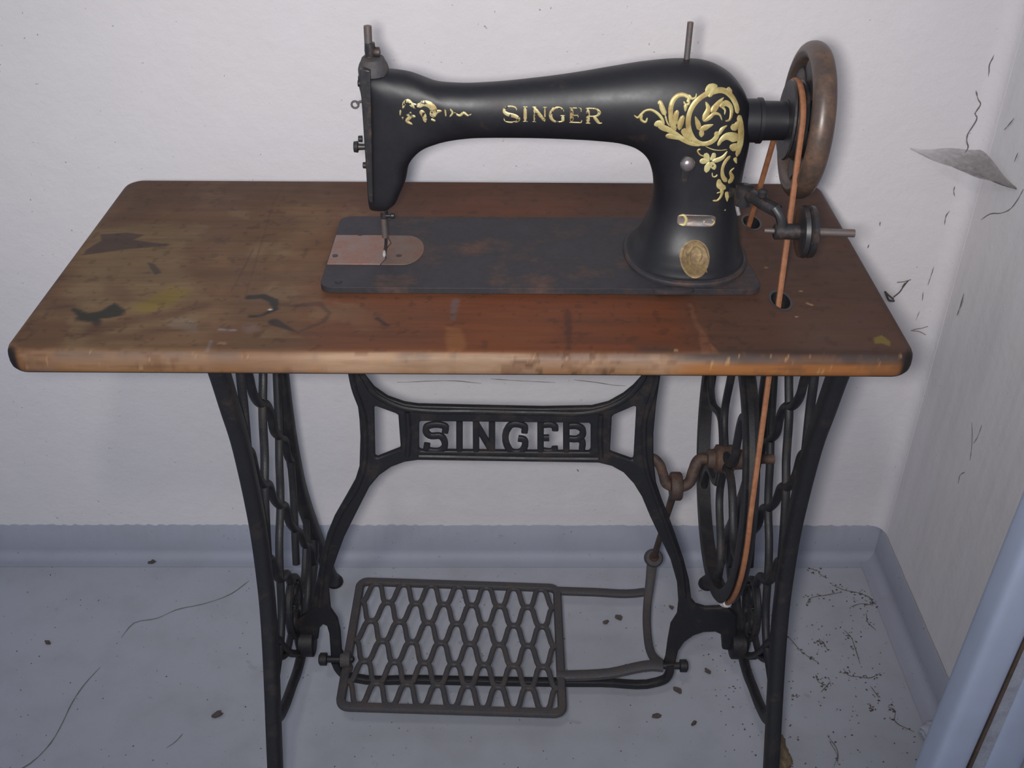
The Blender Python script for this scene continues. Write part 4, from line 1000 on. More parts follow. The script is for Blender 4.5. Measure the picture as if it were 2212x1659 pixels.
ORN = [
 ([(0.1971,1,0.9071),(0.1981,1,0.9025),(0.1938,1,0.8969),(0.1854,1,0.8947),(0.1777,1,0.8976),(0.172,1,0.9053),(0.169,1,0.9154),(0.1696,1,0.9255),(0.1739,1,0.9346),(0.1813,1,0.9408),(0.1906,1,0.9441),(0.201,1,0.9442),(0.2088,1,0.9393),(0.2145,1,0.9315),(0.2177,1,0.9224)], [60,60,58,55,60,60,60,60,60,55,66,56,56,56,60]),
 ([(0.1838,1,0.9441),(0.187,1,0.9478),(0.1909,1,0.9482),(0.1953,1,0.9482)], [40,60,60,30]), ([(0.1871,1,0.9396),(0.1905,1,0.9445),(0.1934,1,0.9478)], [40,70,40]), ([(0.2052,1,0.9458),(0.2102,1,0.9406)], [46,50]),
 ([(0.1165,1,0.9217),(0.1203,1,0.9194),(0.1233,1,0.9227),(0.1271,1,0.9265),(0.1327,1,0.9274),(0.1386,1,0.9245),(0.1439,1,0.9187),(0.1462,1,0.9132)], [14,28,30,26,30,34,34,22]), ([(0.1242,1,0.9227),(0.1237,1,0.9177),(0.128,1,0.9152),(0.1296,1,0.9198)], [28,32,28,18]),
 ([(0.1388,1,0.9332),(0.1401,1,0.9354),(0.1428,1,0.9299),(0.1464,1,0.9228)], [26,36,60,56]), ([(0.1464,1,0.9228),(0.1491,1,0.9153),(0.1514,1,0.912)], [26,18,14]),
 ([(0.1748,1,0.9432),(0.1744,1,0.94),(0.1711,1,0.9385),(0.1674,1,0.942)], [12,20,26,34]), ([(0.1662,1,0.9354),(0.1681,1,0.9387),(0.164,1,0.9415),(0.158,1,0.9415),(0.1536,1,0.9378),(0.1513,1,0.9312),(0.1517,1,0.9229),(0.1535,1,0.9153),(0.1575,1,0.9078)], [34,44,42,48,56,56,56,66,60]),
 ([(0.1677,1,0.937),(0.168,1,0.9338),(0.1652,1,0.9333),(0.1629,1,0.9362)], [30,30,26,20]), ([(0.1577,1,0.9279),(0.1563,1,0.9204),(0.1566,1,0.9128)], [50,66,50]), ([(0.1638,1,0.9229),(0.1617,1,0.9154),(0.1611,1,0.9086)], [50,74,46]), ([(0.1652,1,0.9337),(0.1652,1,0.9267)], [60,20]),
 ([(0.1367,1,0.9123),(0.1411,1,0.914),(0.1446,1,0.9107),(0.1513,1,0.9081),(0.1583,1,0.9035),(0.167,1,0.898),(0.1755,1,0.8944),(0.1839,1,0.8932)], [50,90,74,66,66,58,48,30]), ([(0.1486,1,0.9017),(0.1552,1,0.9016),(0.1618,1,0.9005),(0.1686,1,0.898)], [56,70,60,40]), ([(0.1646,1,0.9099),(0.1681,1,0.9036),(0.1732,1,0.8967)], [84,70,36]),
 ([(0.1841,1,0.9357),(0.1873,1,0.9289),(0.1849,1,0.9222),(0.1838,1,0.9172)], [18,60,70,40]), ([(0.1838,1,0.9172),(0.1891,1,0.9206),(0.1936,1,0.9244),(0.1986,1,0.9233),(0.2018,1,0.9177)], [40,50,40,24,14]), ([(0.2018,1,0.9382),(0.1973,1,0.9339),(0.1931,1,0.9289),(0.1902,1,0.9256)], [18,60,80,40]),
 ([(0.1986,1,0.9302),(0.2039,1,0.9331),(0.2093,1,0.9298),(0.2109,1,0.9232),(0.209,1,0.9173),(0.205,1,0.9166)], [56,66,48,44,28,18]), ([(0.2001,1,0.9306),(0.204,1,0.9269),(0.2039,1,0.9227)], [28,22,14]),
 ([(0.175,1,0.9223),(0.1782,1,0.9155),(0.1808,1,0.9087)], [14,58,60]), ([(0.1807,1,0.9083),(0.1861,1,0.9111),(0.1935,1,0.914)], [56,70,18]), ([(0.1823,1,0.9087),(0.1831,1,0.9045),(0.183,1,0.9015)], [56,60,36]),
 ([(0.2073,1,0.9124),(0.2026,1,0.9089),(0.2,1,0.9033)], [18,50,40]), ([(0.2004,1,0.8926),(0.2023,1,0.8973),(0.2076,1,0.9016),(0.2151,1,0.9002),(0.2196,1,0.8968)], [36,50,84,110,110]), ([(0.2114,1,0.9123),(0.2157,1,0.9098),(0.2192,1,0.9149)], [56,90,70]),
 ([(0.2185,1,0.9207),(0.2211,1,0.9123),(0.2228,1,0.9039),(0.223,1,0.891),(0.2213,1,0.8797)], [56,74,80,86,56]), ([(0.2121,1,0.8914),(0.2172,1,0.8899),(0.2216,1,0.8875)], [56,100,80]), ([(0.2218,1,0.8725),(0.2189,1,0.8792)], [18,60]),
 ([(0.1881,1,0.8921),(0.195,1,0.8891),(0.2026,1,0.8878),(0.2099,1,0.8883)], [12,13,13,12]), ([(0.1836,1,0.8892),(0.1811,1,0.888),(0.1832,1,0.8838),(0.188,1,0.8817)], [28,20,18,14])]
D2 = 5.53
drape('gilt_ornament', [(p, zs(w, D2)) for p, w in ORN], M['gold'])
fl_ = [([(0.193,1,0.8773),(0.1905,1,0.8813),(0.1888,1,0.8852)], [40, 70, 60]), ([(0.1939,1,0.8769),(0.1881,1,0.8769),(0.184,1,0.8764)], [40, 76, 56]), ([(0.194,1,0.876),(0.1925,1,0.8707),(0.1918,1,0.865)], [40, 78, 56]),
 ([(0.1948,1,0.876),(0.1982,1,0.8716),(0.1998,1,0.8681)], [40, 66, 50]), ([(0.1946,1,0.8778),(0.1971,1,0.8813),(0.197,1,0.8856)], [40, 60, 46]), ([(0.1964,1,0.8769),(0.2012,1,0.8778),(0.2067,1,0.8805),(0.2103,1,0.8866)], [40, 60, 50, 18]),
 ([(0.1977,1,0.865),(0.199,1,0.8605),(0.2023,1,0.861),(0.2029,1,0.8628)], [14, 16, 22, 24])]
drape('gilt_flower', [(p, zs(w, D2)) for p, w in fl_], M['ivory_gold'])
tl_ = [([(0.2141,1,0.8814),(0.2094,1,0.8752),(0.2076,1,0.8673),(0.2091,1,0.8602),(0.2135,1,0.8544)], [38, 42, 38, 50, 56]), ([(0.2051,1,0.8579),(0.2067,1,0.8512),(0.2132,1,0.8467)], [38, 80, 66]), ([(0.2198,1,0.8682),(0.2165,1,0.8647),(0.219,1,0.8575),(0.2163,1,0.8521)], [18, 30, 60, 70]),
 ([(0.2092,1,0.8485),(0.21,1,0.8408),(0.2065,1,0.835),(0.2014,1,0.8348)], [52, 36, 26, 22]), ([(0.2047,1,0.8428),(0.2089,1,0.8438)], [18, 16]), ([(0.2144,1,0.8435),(0.2163,1,0.8385),(0.2167,1,0.8326)], [38, 60, 14]), ([(0.2149,1,0.8242),(0.2159,1,0.8233)], [30, 26])]
drape('gilt_tail', [(p, zs(w, D2)) for p, w in tl_], M['gold'])

# number plate and maker's medallion low on the pillar
def on_front(px_): return front_hit(px_[0], px_[2])[0]
def medal(name, pc, rx, rz, mat, depth, square=2.0):
    c, nr = front_hit(pc[0], pc[2]); V = []; F = []; n = 40
    for lvl, (rr_, h) in enumerate(((1.0, 0.0002), (1.0, depth), (0.90, depth * 1.25), (0.84, depth * 0.8), (0.02, depth * 0.8))):
        for q in range(n):
            a = 2*math.pi*q/n
            u = math.copysign(abs(math.cos(a)) ** (2/square), math.cos(a)); v = math.copysign(abs(math.sin(a)) ** (2/square), math.sin(a))
            x, z = pc[0] + rx*rr_*u, pc[2] + rz*rr_*v
            hh, nn = front_hit(x, z)
            if hh is None: hh, nn = c, nr
            nn = nn if nn.y < 0 else -nn
            V.append(hh + nn * h)
    for i in range(4):
        for q in range(n): F.append((i*n + q, i*n + (q+1) % n, (i+1)*n + (q+1) % n, (i+1)*n + q))
    F.append(tuple(4*n + q for q in range(n)))
    return mesh_obj(name, V, F, mat, mach, True, None, 50), c, nr
pc = [(0.1866,0.985,0.7788)][0]
md, mc, mn = medal('medallion', pc, 0.0152, 0.0158, M['old_brass'], 0.0014)
md['label'] = 'oval brass medallion with raised relief'
relief = [([(0.1776,0.985,0.7729),(0.1806,0.985,0.7809),(0.184,0.985,0.7857),(0.1875,0.985,0.7884),(0.1925,0.985,0.7858),(0.1941,0.985,0.7794),(0.1903,0.985,0.7751)], [.0010, .0016, .0018, .0020, .0018, .0016, .0012]),
          ([(0.1809,0.985,0.7686),(0.1867,0.985,0.7729),(0.1932,0.985,0.7698),(0.196,0.985,0.7751)], [.0010, .0016, .0014, .0010]),
          ([(0.183,0.985,0.7857),(0.1829,0.985,0.7772),(0.1857,0.985,0.7686)], [.0010, .0016, .0012])]
relief += [([(0.1743,0.985,0.7772),(0.1755,0.985,0.7846),(0.1797,0.985,0.791),(0.186,0.985,0.7936),(0.1929,0.985,0.7916),(0.1983,0.985,0.7847),(0.2006,0.985,0.7768)], [.0006, .0009, .0010, .0010, .0010, .0009, .0006]), ([(0.1929,0.985,0.773),(0.1971,0.985,0.7698),(0.1984,0.985,0.7666)], [.0010, .0014, .0008]), ([(0.1775,0.985,0.7836),(0.1799,0.985,0.7783),(0.1795,0.985,0.7729)], [.0010, .0016, .0010])]
drape('relief', relief, M['old_brass'], 0.0024)
pn = [(0.1871,0.99,0.8136)][0]
medal('number_plate', pn, 0.0192, 0.0062, M['steel_worn'], 0.0009, 4.5)
m_ = [(0.1706,0.99,0.814),(0.1724,0.99,0.814)]
drape('plate_patch', [([(0.1688,0.99,0.8176),(0.1739,0.99,0.8186),(0.1767,0.99,0.8135),(0.1748,0.99,0.8089),(0.17,0.99,0.8093)], [.0012, .0030, .0034, .0030, .0014]), ([(0.1938,0.99,0.8126),(0.1955,0.99,0.8136)], [.0016, .0016]), ([(0.2014,0.99,0.8157),(0.2051,0.99,0.8127),(0.2022,0.99,0.809)], [.001, .0022, .0014])], M['ivory_gold'], 0.0016)

# stitch regulator knob on the pillar front, with its slot
pk = on_front([(0.1708,0.992,0.8775)][0])
m = MB()
bx, by, bz = pk
lathe(m, (bx, by, bz), (np.array([0.02, -1, -0.05]), np.array([1., 0, 0]), np.array([0, 0, 1.])), [(-0.002, 0.0038), (0.004, 0.0040), (0.0055, 0.0055), (0.0072, 0.0070), (0.0100, 0.0076), (0.0128, 0.0066), (0.0145, 0.0042), (0.0150, 0.0010)], 28)
m.build('regulator_knob', M['knob_steel'], mach)
m = MB()
pslot = on_front([(0.1716,0.994,0.863)][0])
lathe(m, pslot, (np.array([0, -1., 0]), np.array([1., 0, 0]), np.array([0, 0, 1.])), [(-0.002, 0.0042), (0.0008, 0.0042), (0.0014, 0.0030)], 20, sy=2.6)
m.build('regulator_slot', M['black_metal'], mach)

# face plate closing the left end of the head
fp = [(-0.1473,1.0085,0.9605),(-0.1431,1.0085,0.9614),(-0.1365,1.0085,0.9601),(-0.1399,1.0085,0.8922),(-0.1433,1.0085,0.8226),(-0.147,1.0085,0.8241),(-0.1485,1.0085,0.8303),(-0.1479,1.0085,0.8703),(-0.1473,1.0085,0.9228)]
plate('face_plate', [fp], 0.0430, (0, 1, 0), M['black_metal'], mach, 0.0025, 3)
m = MB()
a_ = [(-0.1499,1.03,0.9526),(-0.1476,1.03,0.959),(-0.1433,1.03,0.9626),(-0.1365,1.03,0.9635),(-0.1271,1.03,0.9631),(-0.1246,1.03,0.9591),(-0.1223,1.03,0.9537)]
prof = [(-0.002, 0.0152), (0.002, 0.0152), (0.006, 0.0140), (0.0100, 0.0118), (0.0122, 0.0110), (0.0128, 0.0095), (0.0128, 0.0050)]
c0 = [(-0.1363,1.03,0.9536)][0]
lathe(m, c0, 'z', prof, 28, sx=0.98, sy=1.25)
m.build('head_cap', M['iron_dusty'], mach)
m = MB()
tube(m, catmull([(-0.1408,1.034,0.9532),(-0.1401,1.034,0.9757),(-0.1396,1.034,0.9951)], 4), 0.0039, 14)
rod = m.build('presser_bar', M['steel_worn'], mach)
m = MB()
for y_, r_, dx in ((96, 0.0052, 3), (112, 0.0062, 6), (132, 0.0058, 4)):
    pass
lathe(m, [(-0.14,1.034,0.9578)][0], 'z', [(-0.004, 0.0058), (0.004, 0.0062), (0.009, 0.0054)], 18)
lathe(m, [(-0.1388,1.034,0.9681)][0], 'z', [(-0.003, 0.005), (0.0035, 0.0056), (0.011, 0.0050), (0.0115, 0.003)], 18)
lathe(m, [(-0.1333,1.034,0.97)][0], 'x', [(-0.003, 0.004), (0.0, 0.0052), (0.0035, 0.0050), (0.0045, 0.002)], 16)
m.build('bar_collar', M['black_metal'], mach)
m = MB()
lathe(m, [(-0.1585,1.03,0.8753)][0], 'x', [(-0.0035, 0.003), (-0.0030, 0.0055), (0.0010, 0.0060), (0.0018, 0.0035), (0.0090, 0.0030)], 18)
m.build('tension_knob', M['black_metal'], mach)
m = MB()
c_ = np.array([(-0.1555,1.02,0.9228)][0])
sweep(m, [c_ + np.array([0.0034*math.cos(a), 0, 0.0034*math.sin(a)]) for a in np.linspace(0, 2*math.pi, 20, endpoint=False)], 0.0022, 0.0022, (0, 1, 0), 8, 2, closed=True)
tube(m, catmull([(-0.1536,1.02,0.9237),(-0.1507,1.02,0.9256),(-0.1466,1.02,0.9261)], 4), 0.0014, 8)
m.build('thread_guide', M['steel_worn'], mach)
for q in [(-0.1502,1.02,0.9441),(-0.154,1.02,0.8876),(-0.1515,1.02,0.8596)]:
    m = MB(); lathe(m, q, 'x', [(-0.0012, 0.0015), (-0.0008, 0.0032), (0.003, 0.0034)], 14); m.build('face_screw', M['black_metal'], mach)
# needle bar, presser bar foot and needle
m = MB()
tube(m, catmull([(-0.1366,1.03,0.8149),(-0.1365,1.03,0.8011)], 4), [0.0055, 0.0032], 14)
tube(m, catmull([(-0.1363,1.03,0.8032),(-0.1364,1.03,0.7861),(-0.1362,1.03,0.7741)], 4), 0.0034, 12)
m.build('needle_bar', M['steel_worn'], mach)
m = MB()
lathe(m, [(-0.1355,1.03,0.8006)][0], 'z', [(-0.004, 0.0042), (0.004, 0.0042)], 14)
lathe(m, [(-0.129,1.028,0.8)][0], 'x', [(-0.008, 0.0018), (0.0, 0.0022), (0.001, 0.0034), (0.004, 0.0034), (0.0045, 0.002)], 12)
m.build('needle_clamp', M['black_metal'], mach)
m = MB()
f0 = [(-0.136,1.03,0.7697)][0]
sweep(m, catmull([(f0[0], 1.036, f0[2] + 0.010), (f0[0], 1.034, f0[2]), (f0[0] + 0.0005, 1.022, f0[2] - 0.004), (f0[0] + 0.0005, 1.010, f0[2] - 0.0045), (f0[0] + 0.001, 1.004, f0[2] - 0.002)], 4), 0.0075, 0.0030, (1, 0, 0), 8, 3)
m.build('presser_foot', M['black_metal'], mach)
# spool pin
m = MB()
tube(m, catmull([(0.168,1.034,0.9594),(0.1682,1.034,0.9809),(0.1683,1.034,1.0002)], 4), 0.0030, 12)
m.build('spool_pin', M['steel_worn'], mach)
m = MB(); lathe(m, [(0.1677,1.034,0.9626)][0], 'z', [(-0.004, 0.007), (0.0006, 0.0068), (0.0016, 0.004)], 20); m.build('pin_bushing', M['bed_black'], mach)

# handwheel: shaft sleeve, belt pulley, hub, curved spokes and a heavy rounded rim
HWX, HWY, HWZ, HWR = 0.2920, YA, 0.9050, 0.0770
m = MB()
lathe(m, (0.225, HWY, HWZ), 'x', [(-0.01, 0.0215), (0.018, 0.0215), (0.0185, 0.0225), (0.0225, 0.0225), (0.0230, 0.0195), (0.046, 0.0190), (0.0465, 0.021), (0.050, 0.021)], 40)
m.build('shaft_sleeve', M['japan'], mach)
m = MB(); rr_ = 0.0095
lathe(m, (HWX, HWY, HWZ), 'x', [(rr_*1.2*math.cos(a), HWR - rr_ + rr_*math.sin(a)) for a in np.linspace(0, 2*math.pi, 20, endpoint=False)], 72, closed=True)
hw = m.build('handwheel', M['wheel_brown'], mach)
hw['label'] = 'brown worn rounded handwheel rim'
m = MB()
lathe(m, (0.2790, HWY, HWZ), 'x', [(-0.0075, 0.018), (-0.0075, 0.0330), (-0.0070, 0.0385), (-0.0050, 0.0395), (-0.0030, 0.0365), (0.0030, 0.0365), (0.0050, 0.0395), (0.0072, 0.0385), (0.0080, 0.030), (0.0100, 0.018)], 56)
m.build('belt_pulley', M['black_metal'], hw)
m = MB()
lathe(m, (HWX, HWY, HWZ), 'x', [(-0.018, 0.016), (-0.016, 0.021), (0.010, 0.021), (0.016, 0.017), (0.024, 0.015), (0.026, 0.010)], 36)
m.build('hub', M['black_metal'], hw)
for kk in range(6):
    a = kk * math.pi / 3 + math.radians(22); pts = []
    for q in range(13):
        u = q / 12; r0 = 0.018 + (HWR - rr_*2 + 0.0015 - 0.018) * u; b = a + 0.35 * math.sin(math.pi * u) * 0.6
        pts.append((HWX - 0.002 * u, HWY + r0*math.cos(b), HWZ + r0*math.sin(b)))
    mm = MB(); sweep(mm, pts, [0.030, 0.030, 0.034, 0.042], 0.009, (1, 0, 0), 12, 2.6)
    mm.build('spoke', M['black_metal'], hw)
hw.rotation_euler = (0, math.radians(2.2), math.radians(-2.0))

# bobbin winder on the right of the pillar
m = MB()
sweep(m, catmull([(0.222, 1.000, 0.842), (0.236, 0.975, 0.848), (0.246, 0.955, 0.848), (0.256, 0.945, 0.846)], 5), 0.012, 0.012, (0, 0, 1), 10, 2.6)
lathe(m, (0.2300, 0.985, 0.845), 'z', [(-0.011, 0.006), (-0.010, 0.009), (0.009, 0.009), (0.011, 0.005)], 18)
sweep(m, catmull([(0.252, 0.946, 0.850), (0.258, 0.942, 0.842), (0.262, 0.940, 0.830)], 4), 0.011, 0.010, (1, 0, 0), 10, 2.6)
lathe(m, (0.2535, 0.940, 0.827), 'x', [(0.0, 0.006), (0.001, 0.0078), (0.024, 0.0078), (0.025, 0.005)], 20)
lathe(m, (0.2420, 0.958, 0.860), 'z', [(-0.004, 0.0045), (0.001, 0.005), (0.003, 0.003)], 14)
win = m.build('bobbin_winder', M['black_metal'], mach)
m = MB()
lathe(m, (0.2850, 0.940, 0.827), 'x', [(-0.0075, 0.008), (-0.0070, 0.0205), (-0.0062, 0.0248), (-0.0020, 0.0256), (0.0, 0.0230), (0.0020, 0.0256), (0.0062, 0.0248), (0.0072, 0.0200), (0.0075, 0.008)], 44)
m.build('winder_wheel', M['black_metal'], win)
m = MB()
tube(m, [(0.2440, 0.940, 0.828), (0.26, 0.940, 0.8275), (0.30, 0.940, 0.8265), (0.3320, 0.940, 0.8255)], [0.0022, 0.0030, 0.0038, 0.0040], 14)
m.build('winder_spindle', M['steel_worn'], win)
m = MB()
tube(m, catmull([(0.2235, 0.985, 0.838), (0.2255, 0.984, 0.830), (0.2275, 0.984, 0.824)], 4), 0.0020, 8)
m.build('winder_spring', M['clip_steel'], win)

# ---------------------------------------------------------------- leather drive belt between handwheel pulley and fly wheel
bp = []
PX_, BRP, BRW = 0.2790, 0.0390, WR - 0.0005
pc_ = np.array([HWY, HWZ]); wc_ = np.array([WYC, WZC])
d_ = wc_ - pc_; dist = np.linalg.norm(d_); base = math.atan2(d_[1], d_[0]); off = math.acos((BRP - BRW) / dist)
def on_c(c, r, a): return (c[0] + r*math.cos(a), c[1] + r*math.sin(a))
aF, aB = base - off, base + off          # tangent directions: front strand and rear strand
if on_c(pc_, BRP, aF)[0] > on_c(pc_, BRP, aB)[0]: aF, aB = aB, aF
path = []
a0, a1 = aB, aF
while a1 < a0: a1 += 2*math.pi
for a in np.linspace(a0, a1, 30): y, z = on_c(pc_, BRP, a); path.append((PX_, y, z))
p_end = path[-1]
wf = on_c(wc_, BRW, aF); wb = on_c(wc_, BRW, aB)
for t in np.linspace(0, 1, 22)[1:-1]: path.append((PX_ + (WX + WK * (wf[0] - WYC) - PX_)*t, p_end[1] + (wf[0] - p_end[1])*t, p_end[2] + (wf[1] - p_end[2])*t))
a0, a1 = aF, aB
while a1 < a0: a1 += 2*math.pi
for a in np.linspace(a0, a1, 50): y, z = on_c(wc_, BRW, a); path.append((WX + WK * (y - WYC), y, z))
p_s = path[0]; p_e = path[-1]
for t in np.linspace(0, 1, 22)[1:-1]: path.append((p_e[0] + (PX_ - p_e[0])*t, p_e[1] + (p_s[1] - p_e[1])*t, p_e[2] + (p_s[2] - p_e[2])*t))
m = MB(); sweep(m, path, 0.0058, 0.0062, (1, 0, 0), 10, 2.4, closed=True)
belt = m.build('drive_belt', M['leather'])
tag(belt, 'tan leather drive belt running from handwheel down through the tabletop to iron fly wheel', 'belt')
m = MB()
k0 = [np.array(p) for p in path if abs(p[0] - WX) < 1e-9]
kp = [(WX + WK * (on_c(wc_, BRW, a)[0] - WYC), on_c(wc_, BRW, a)[0], on_c(wc_, BRW, a)[1]) for a in np.linspace(math.radians(222), math.radians(236), 8)]
tube(m, kp, 0.0046, 10, ref=np.array([1., 0, 0]))
for q in range(5):
    a = math.radians(222 + 14 * q / 4); y, z = on_c(wc_, BRW, a)
    lathe(m, (WX + WK * (y - WYC), y, z), (np.array([0, -math.sin(a), math.cos(a)]), np.array([1., 0, 0]), np.array([0, math.cos(a), math.sin(a)])), [(-0.0012, 0.0046), (-0.0006, 0.0055), (0.0006, 0.0055), (0.0012, 0.0046)], 12)
m.build('wire_clip', M['clip_steel'], belt)

# ---------------------------------------------------------------- cobweb in the corner
A_ = np.array([(0.5328,1.3625,0.7442)][0]); B_ = np.array([(0.6149,1.333,0.7558)][0]); Cc = np.array([(0.63,1.2419,0.7401)][0])
V = []; F = []; nA, nB = 26, 12
for i in range(nA + 1):
    u = i / nA
    lo = A_ * (1 - u) + Cc * u
    lo = lo + np.array([0, 0, -0.004 * math.sin(math.pi * u)])
    if u < 0.55:
        hi = A_ * (1 - u/0.55) + B_ * (u/0.55)
    else:
        v = (u - 0.55) / 0.45; hi = B_ * (1 - v) + Cc * v
    for j in range(nB + 1):
        w = j / nB
        p = lo * (1 - w) + hi * w
        V.append(p + np.array([0, 0, -0.010 * math.sin(math.pi * w) * math.sin(math.pi * u) + 0.0012 * math.sin(17*u + 9*w)]))
for i in range(nA):
    for j in range(nB): F.append((i*(nB+1) + j, (i+1)*(nB+1) + j, (i+1)*(nB+1) + j + 1, i*(nB+1) + j + 1))
web = mesh_obj('cobweb', V, F, M['cobweb'])
dc = web.data.color_attributes.new('dust', 'FLOAT_COLOR', 'POINT')
for i in range(nA + 1):
    for j in range(nB + 1):
        q = min(1.0, 0.10 + 1.35 * (i / nA) ** 0.8) * (0.80 + 0.20 * math.sin(math.pi * j / nB))
        dc.data[i * (nB + 1) + j].color = (q, q, q, 1.0)
tag(web, 'dusty grey triangular cobweb sheet spanning the corner above right end of table', 'cobweb')
# dirty threads hanging on the back wall beside the table end
m = MB()
for pts, r in (([(0.5428,1.361,0.5258),(0.5471,1.361,0.5181),(0.5519,1.361,0.5112),(0.5595,1.361,0.5104)], .0016), ([(0.5428,1.361,0.5258),(0.5494,1.361,0.5197),(0.5575,1.361,0.5135)], .0012), ([(0.5568,1.361,0.5166),(0.5644,1.361,0.5259),(0.5678,1.361,0.5352),(0.5726,1.361,0.5443)], .0009), ([(0.5571,1.361,0.5412),(0.5682,1.361,0.5428),(0.5762,1.361,0.5459)], .0005), ([(0.5668,1.361,0.5336),(0.5695,1.361,0.5398)], .0014)):
    tube(m, catmull(pts, 4), r, 6)
t1 = m.build('dust_thread', M['dirt']); tag(t1, 'dark dusty thread caught on back wall just above right edge of table', 'cobweb')
m = MB()
for pts, r in (([(0.6239,1.361,0.4681),(0.6219,1.361,0.4617),(0.6203,1.361,0.4536)], .0009), ([(0.6221,1.361,0.452),(0.6215,1.361,0.4422)], .0011), ([(0.5947,1.361,0.4599),(0.6068,1.361,0.4583),(0.6217,1.361,0.4503)], .0004), ([(0.5971,1.361,0.4615),(0.6123,1.361,0.4648),(0.6229,1.361,0.4697)], .0004)):
    tube(m, catmull(pts, 4), r, 6)
t2 = m.build('dust_thread', M['dirt']); tag(t2, 'faint dusty thread low in wall corner near front right end of table', 'cobweb')

# ---------------------------------------------------------------- pale post pair leaning against the right wall
lean = thing('leaning_frame', 'pale blue grey painted frame leaning upright against right wall at lower right', 'frame', (0.55, 0.80, 0.0))
def post(name, x0b, x1b, x0t, x1t, y, z1, mat, dpt, r):
    m = MB(); c0 = np.array([(x0b + x1b)/2, y + dpt/2, 0.0]); c1 = np.array([(x0t + x1t)/2, y + dpt/2, z1])
    sweep(m, [c0*(1-t) + c1*t for t in np.linspace(0, 1, 6)], (x1b - x0b), dpt, (0, 1, 0), 20, r)
    return m.build(name, mat, lean)
post('post', 0.503, 0.546, 0.548, 0.581, 0.800, 1.25, M['post'], 0.045, 5.0)
post('post', 0.566, 0.614, 0.5895, 0.6300, 0.800, 1.25, M['post'], 0.045, 5.0)
m = MB()
V = [(0.548, 0.8030, 0.0), (0.568, 0.8030, 0.0), (0.568, 0.835, 0.0), (0.548, 0.835, 0.0), (0.583, 0.8030, 1.24), (0.592, 0.8030, 1.24), (0.592, 0.835, 1.24), (0.583, 0.835, 1.24)]
m.add(V, [(0,3,2,1),(4,5,6,7),(0,1,5,4),(1,2,6,5),(2,3,7,6),(3,0,4,7)])
m.build('filler_strip', M['plaster_chunk'], lean, smooth=False)
m = MB()
V = [(0.5462, 0.8015, 0.0), (0.5502, 0.8015, 0.0), (0.5502, 0.830, 0.0), (0.5462, 0.830, 0.0), (0.5800, 0.8015, 1.24), (0.5840, 0.8015, 1.24), (0.5840, 0.830, 1.24), (0.5800, 0.830, 1.24)]
m.add(V, [(0,3,2,1),(4,5,6,7),(0,1,5,4),(1,2,6,5),(2,3,7,6),(3,0,4,7)])
m.build('gap_shade_strip', M['post_gap'], lean, smooth=False)  # dark strip stands in for the shadow line between the two posts

# ---------------------------------------------------------------- lumps and dirt on the floor
def lump(name, c, rx, ry, rz, mat, seed, rough=0.3):
    bm = bmesh.new(); bmesh.ops.create_icosphere(bm, subdivisions=4, radius=1.0)
    r = random.Random(seed); ph = [r.uniform(0, 6.28) for _ in range(9)]
    for v in bm.verts:
        d = v.co.normalized()
        k = 1 + rough * (0.5*math.sin(4*d.x + ph[0]) * math.sin(5*d.y + ph[1]) + 0.35*math.sin(9*d.z + ph[2] + 3*d.x) + 0.22*math.sin(15*d.x + ph[3]) * math.sin(13*d.y + ph[4]) + 0.15*math.sin(27*d.y + ph[5] + 9*d.z))
        v.co = d * k
        v.co.x *= rx; v.co.y *= ry; v.co.z *= rz
    zmin = -0.75 * rz
    for v in bm.verts: v.co.z = max(v.co.z, zmin) - zmin
    me = bpy.data.meshes.new(name); bm.to_mesh(me); bm.free()
    me.polygons.foreach_set('use_smooth', [True] * len(me.polygons)); me.materials.append(mat)
    o = bpy.data.objects.new(name, me); COL.objects.link(o); o.location = c
    return o
g = [(0.3792,0.9542,0)][0]
tag(lump('foam_lump', (g[0] + 0.001, g[1] - 0.004, 0.0), 0.012, 0.030, 0.016, M['tan_lump'], 4, 0.35), 'tan crumbly lump lying on floor behind right front foot of stand', 'lump')
g = [(0.6187,0.9855,0)][0]
tag(lump('plaster_chunk', (g[0], g[1], 0.0), 0.026, 0.020, 0.014, M['plaster_chunk'], 9, 0.3), 'whitish plaster chunk on floor at foot of leaning pale frame', 'chunk')

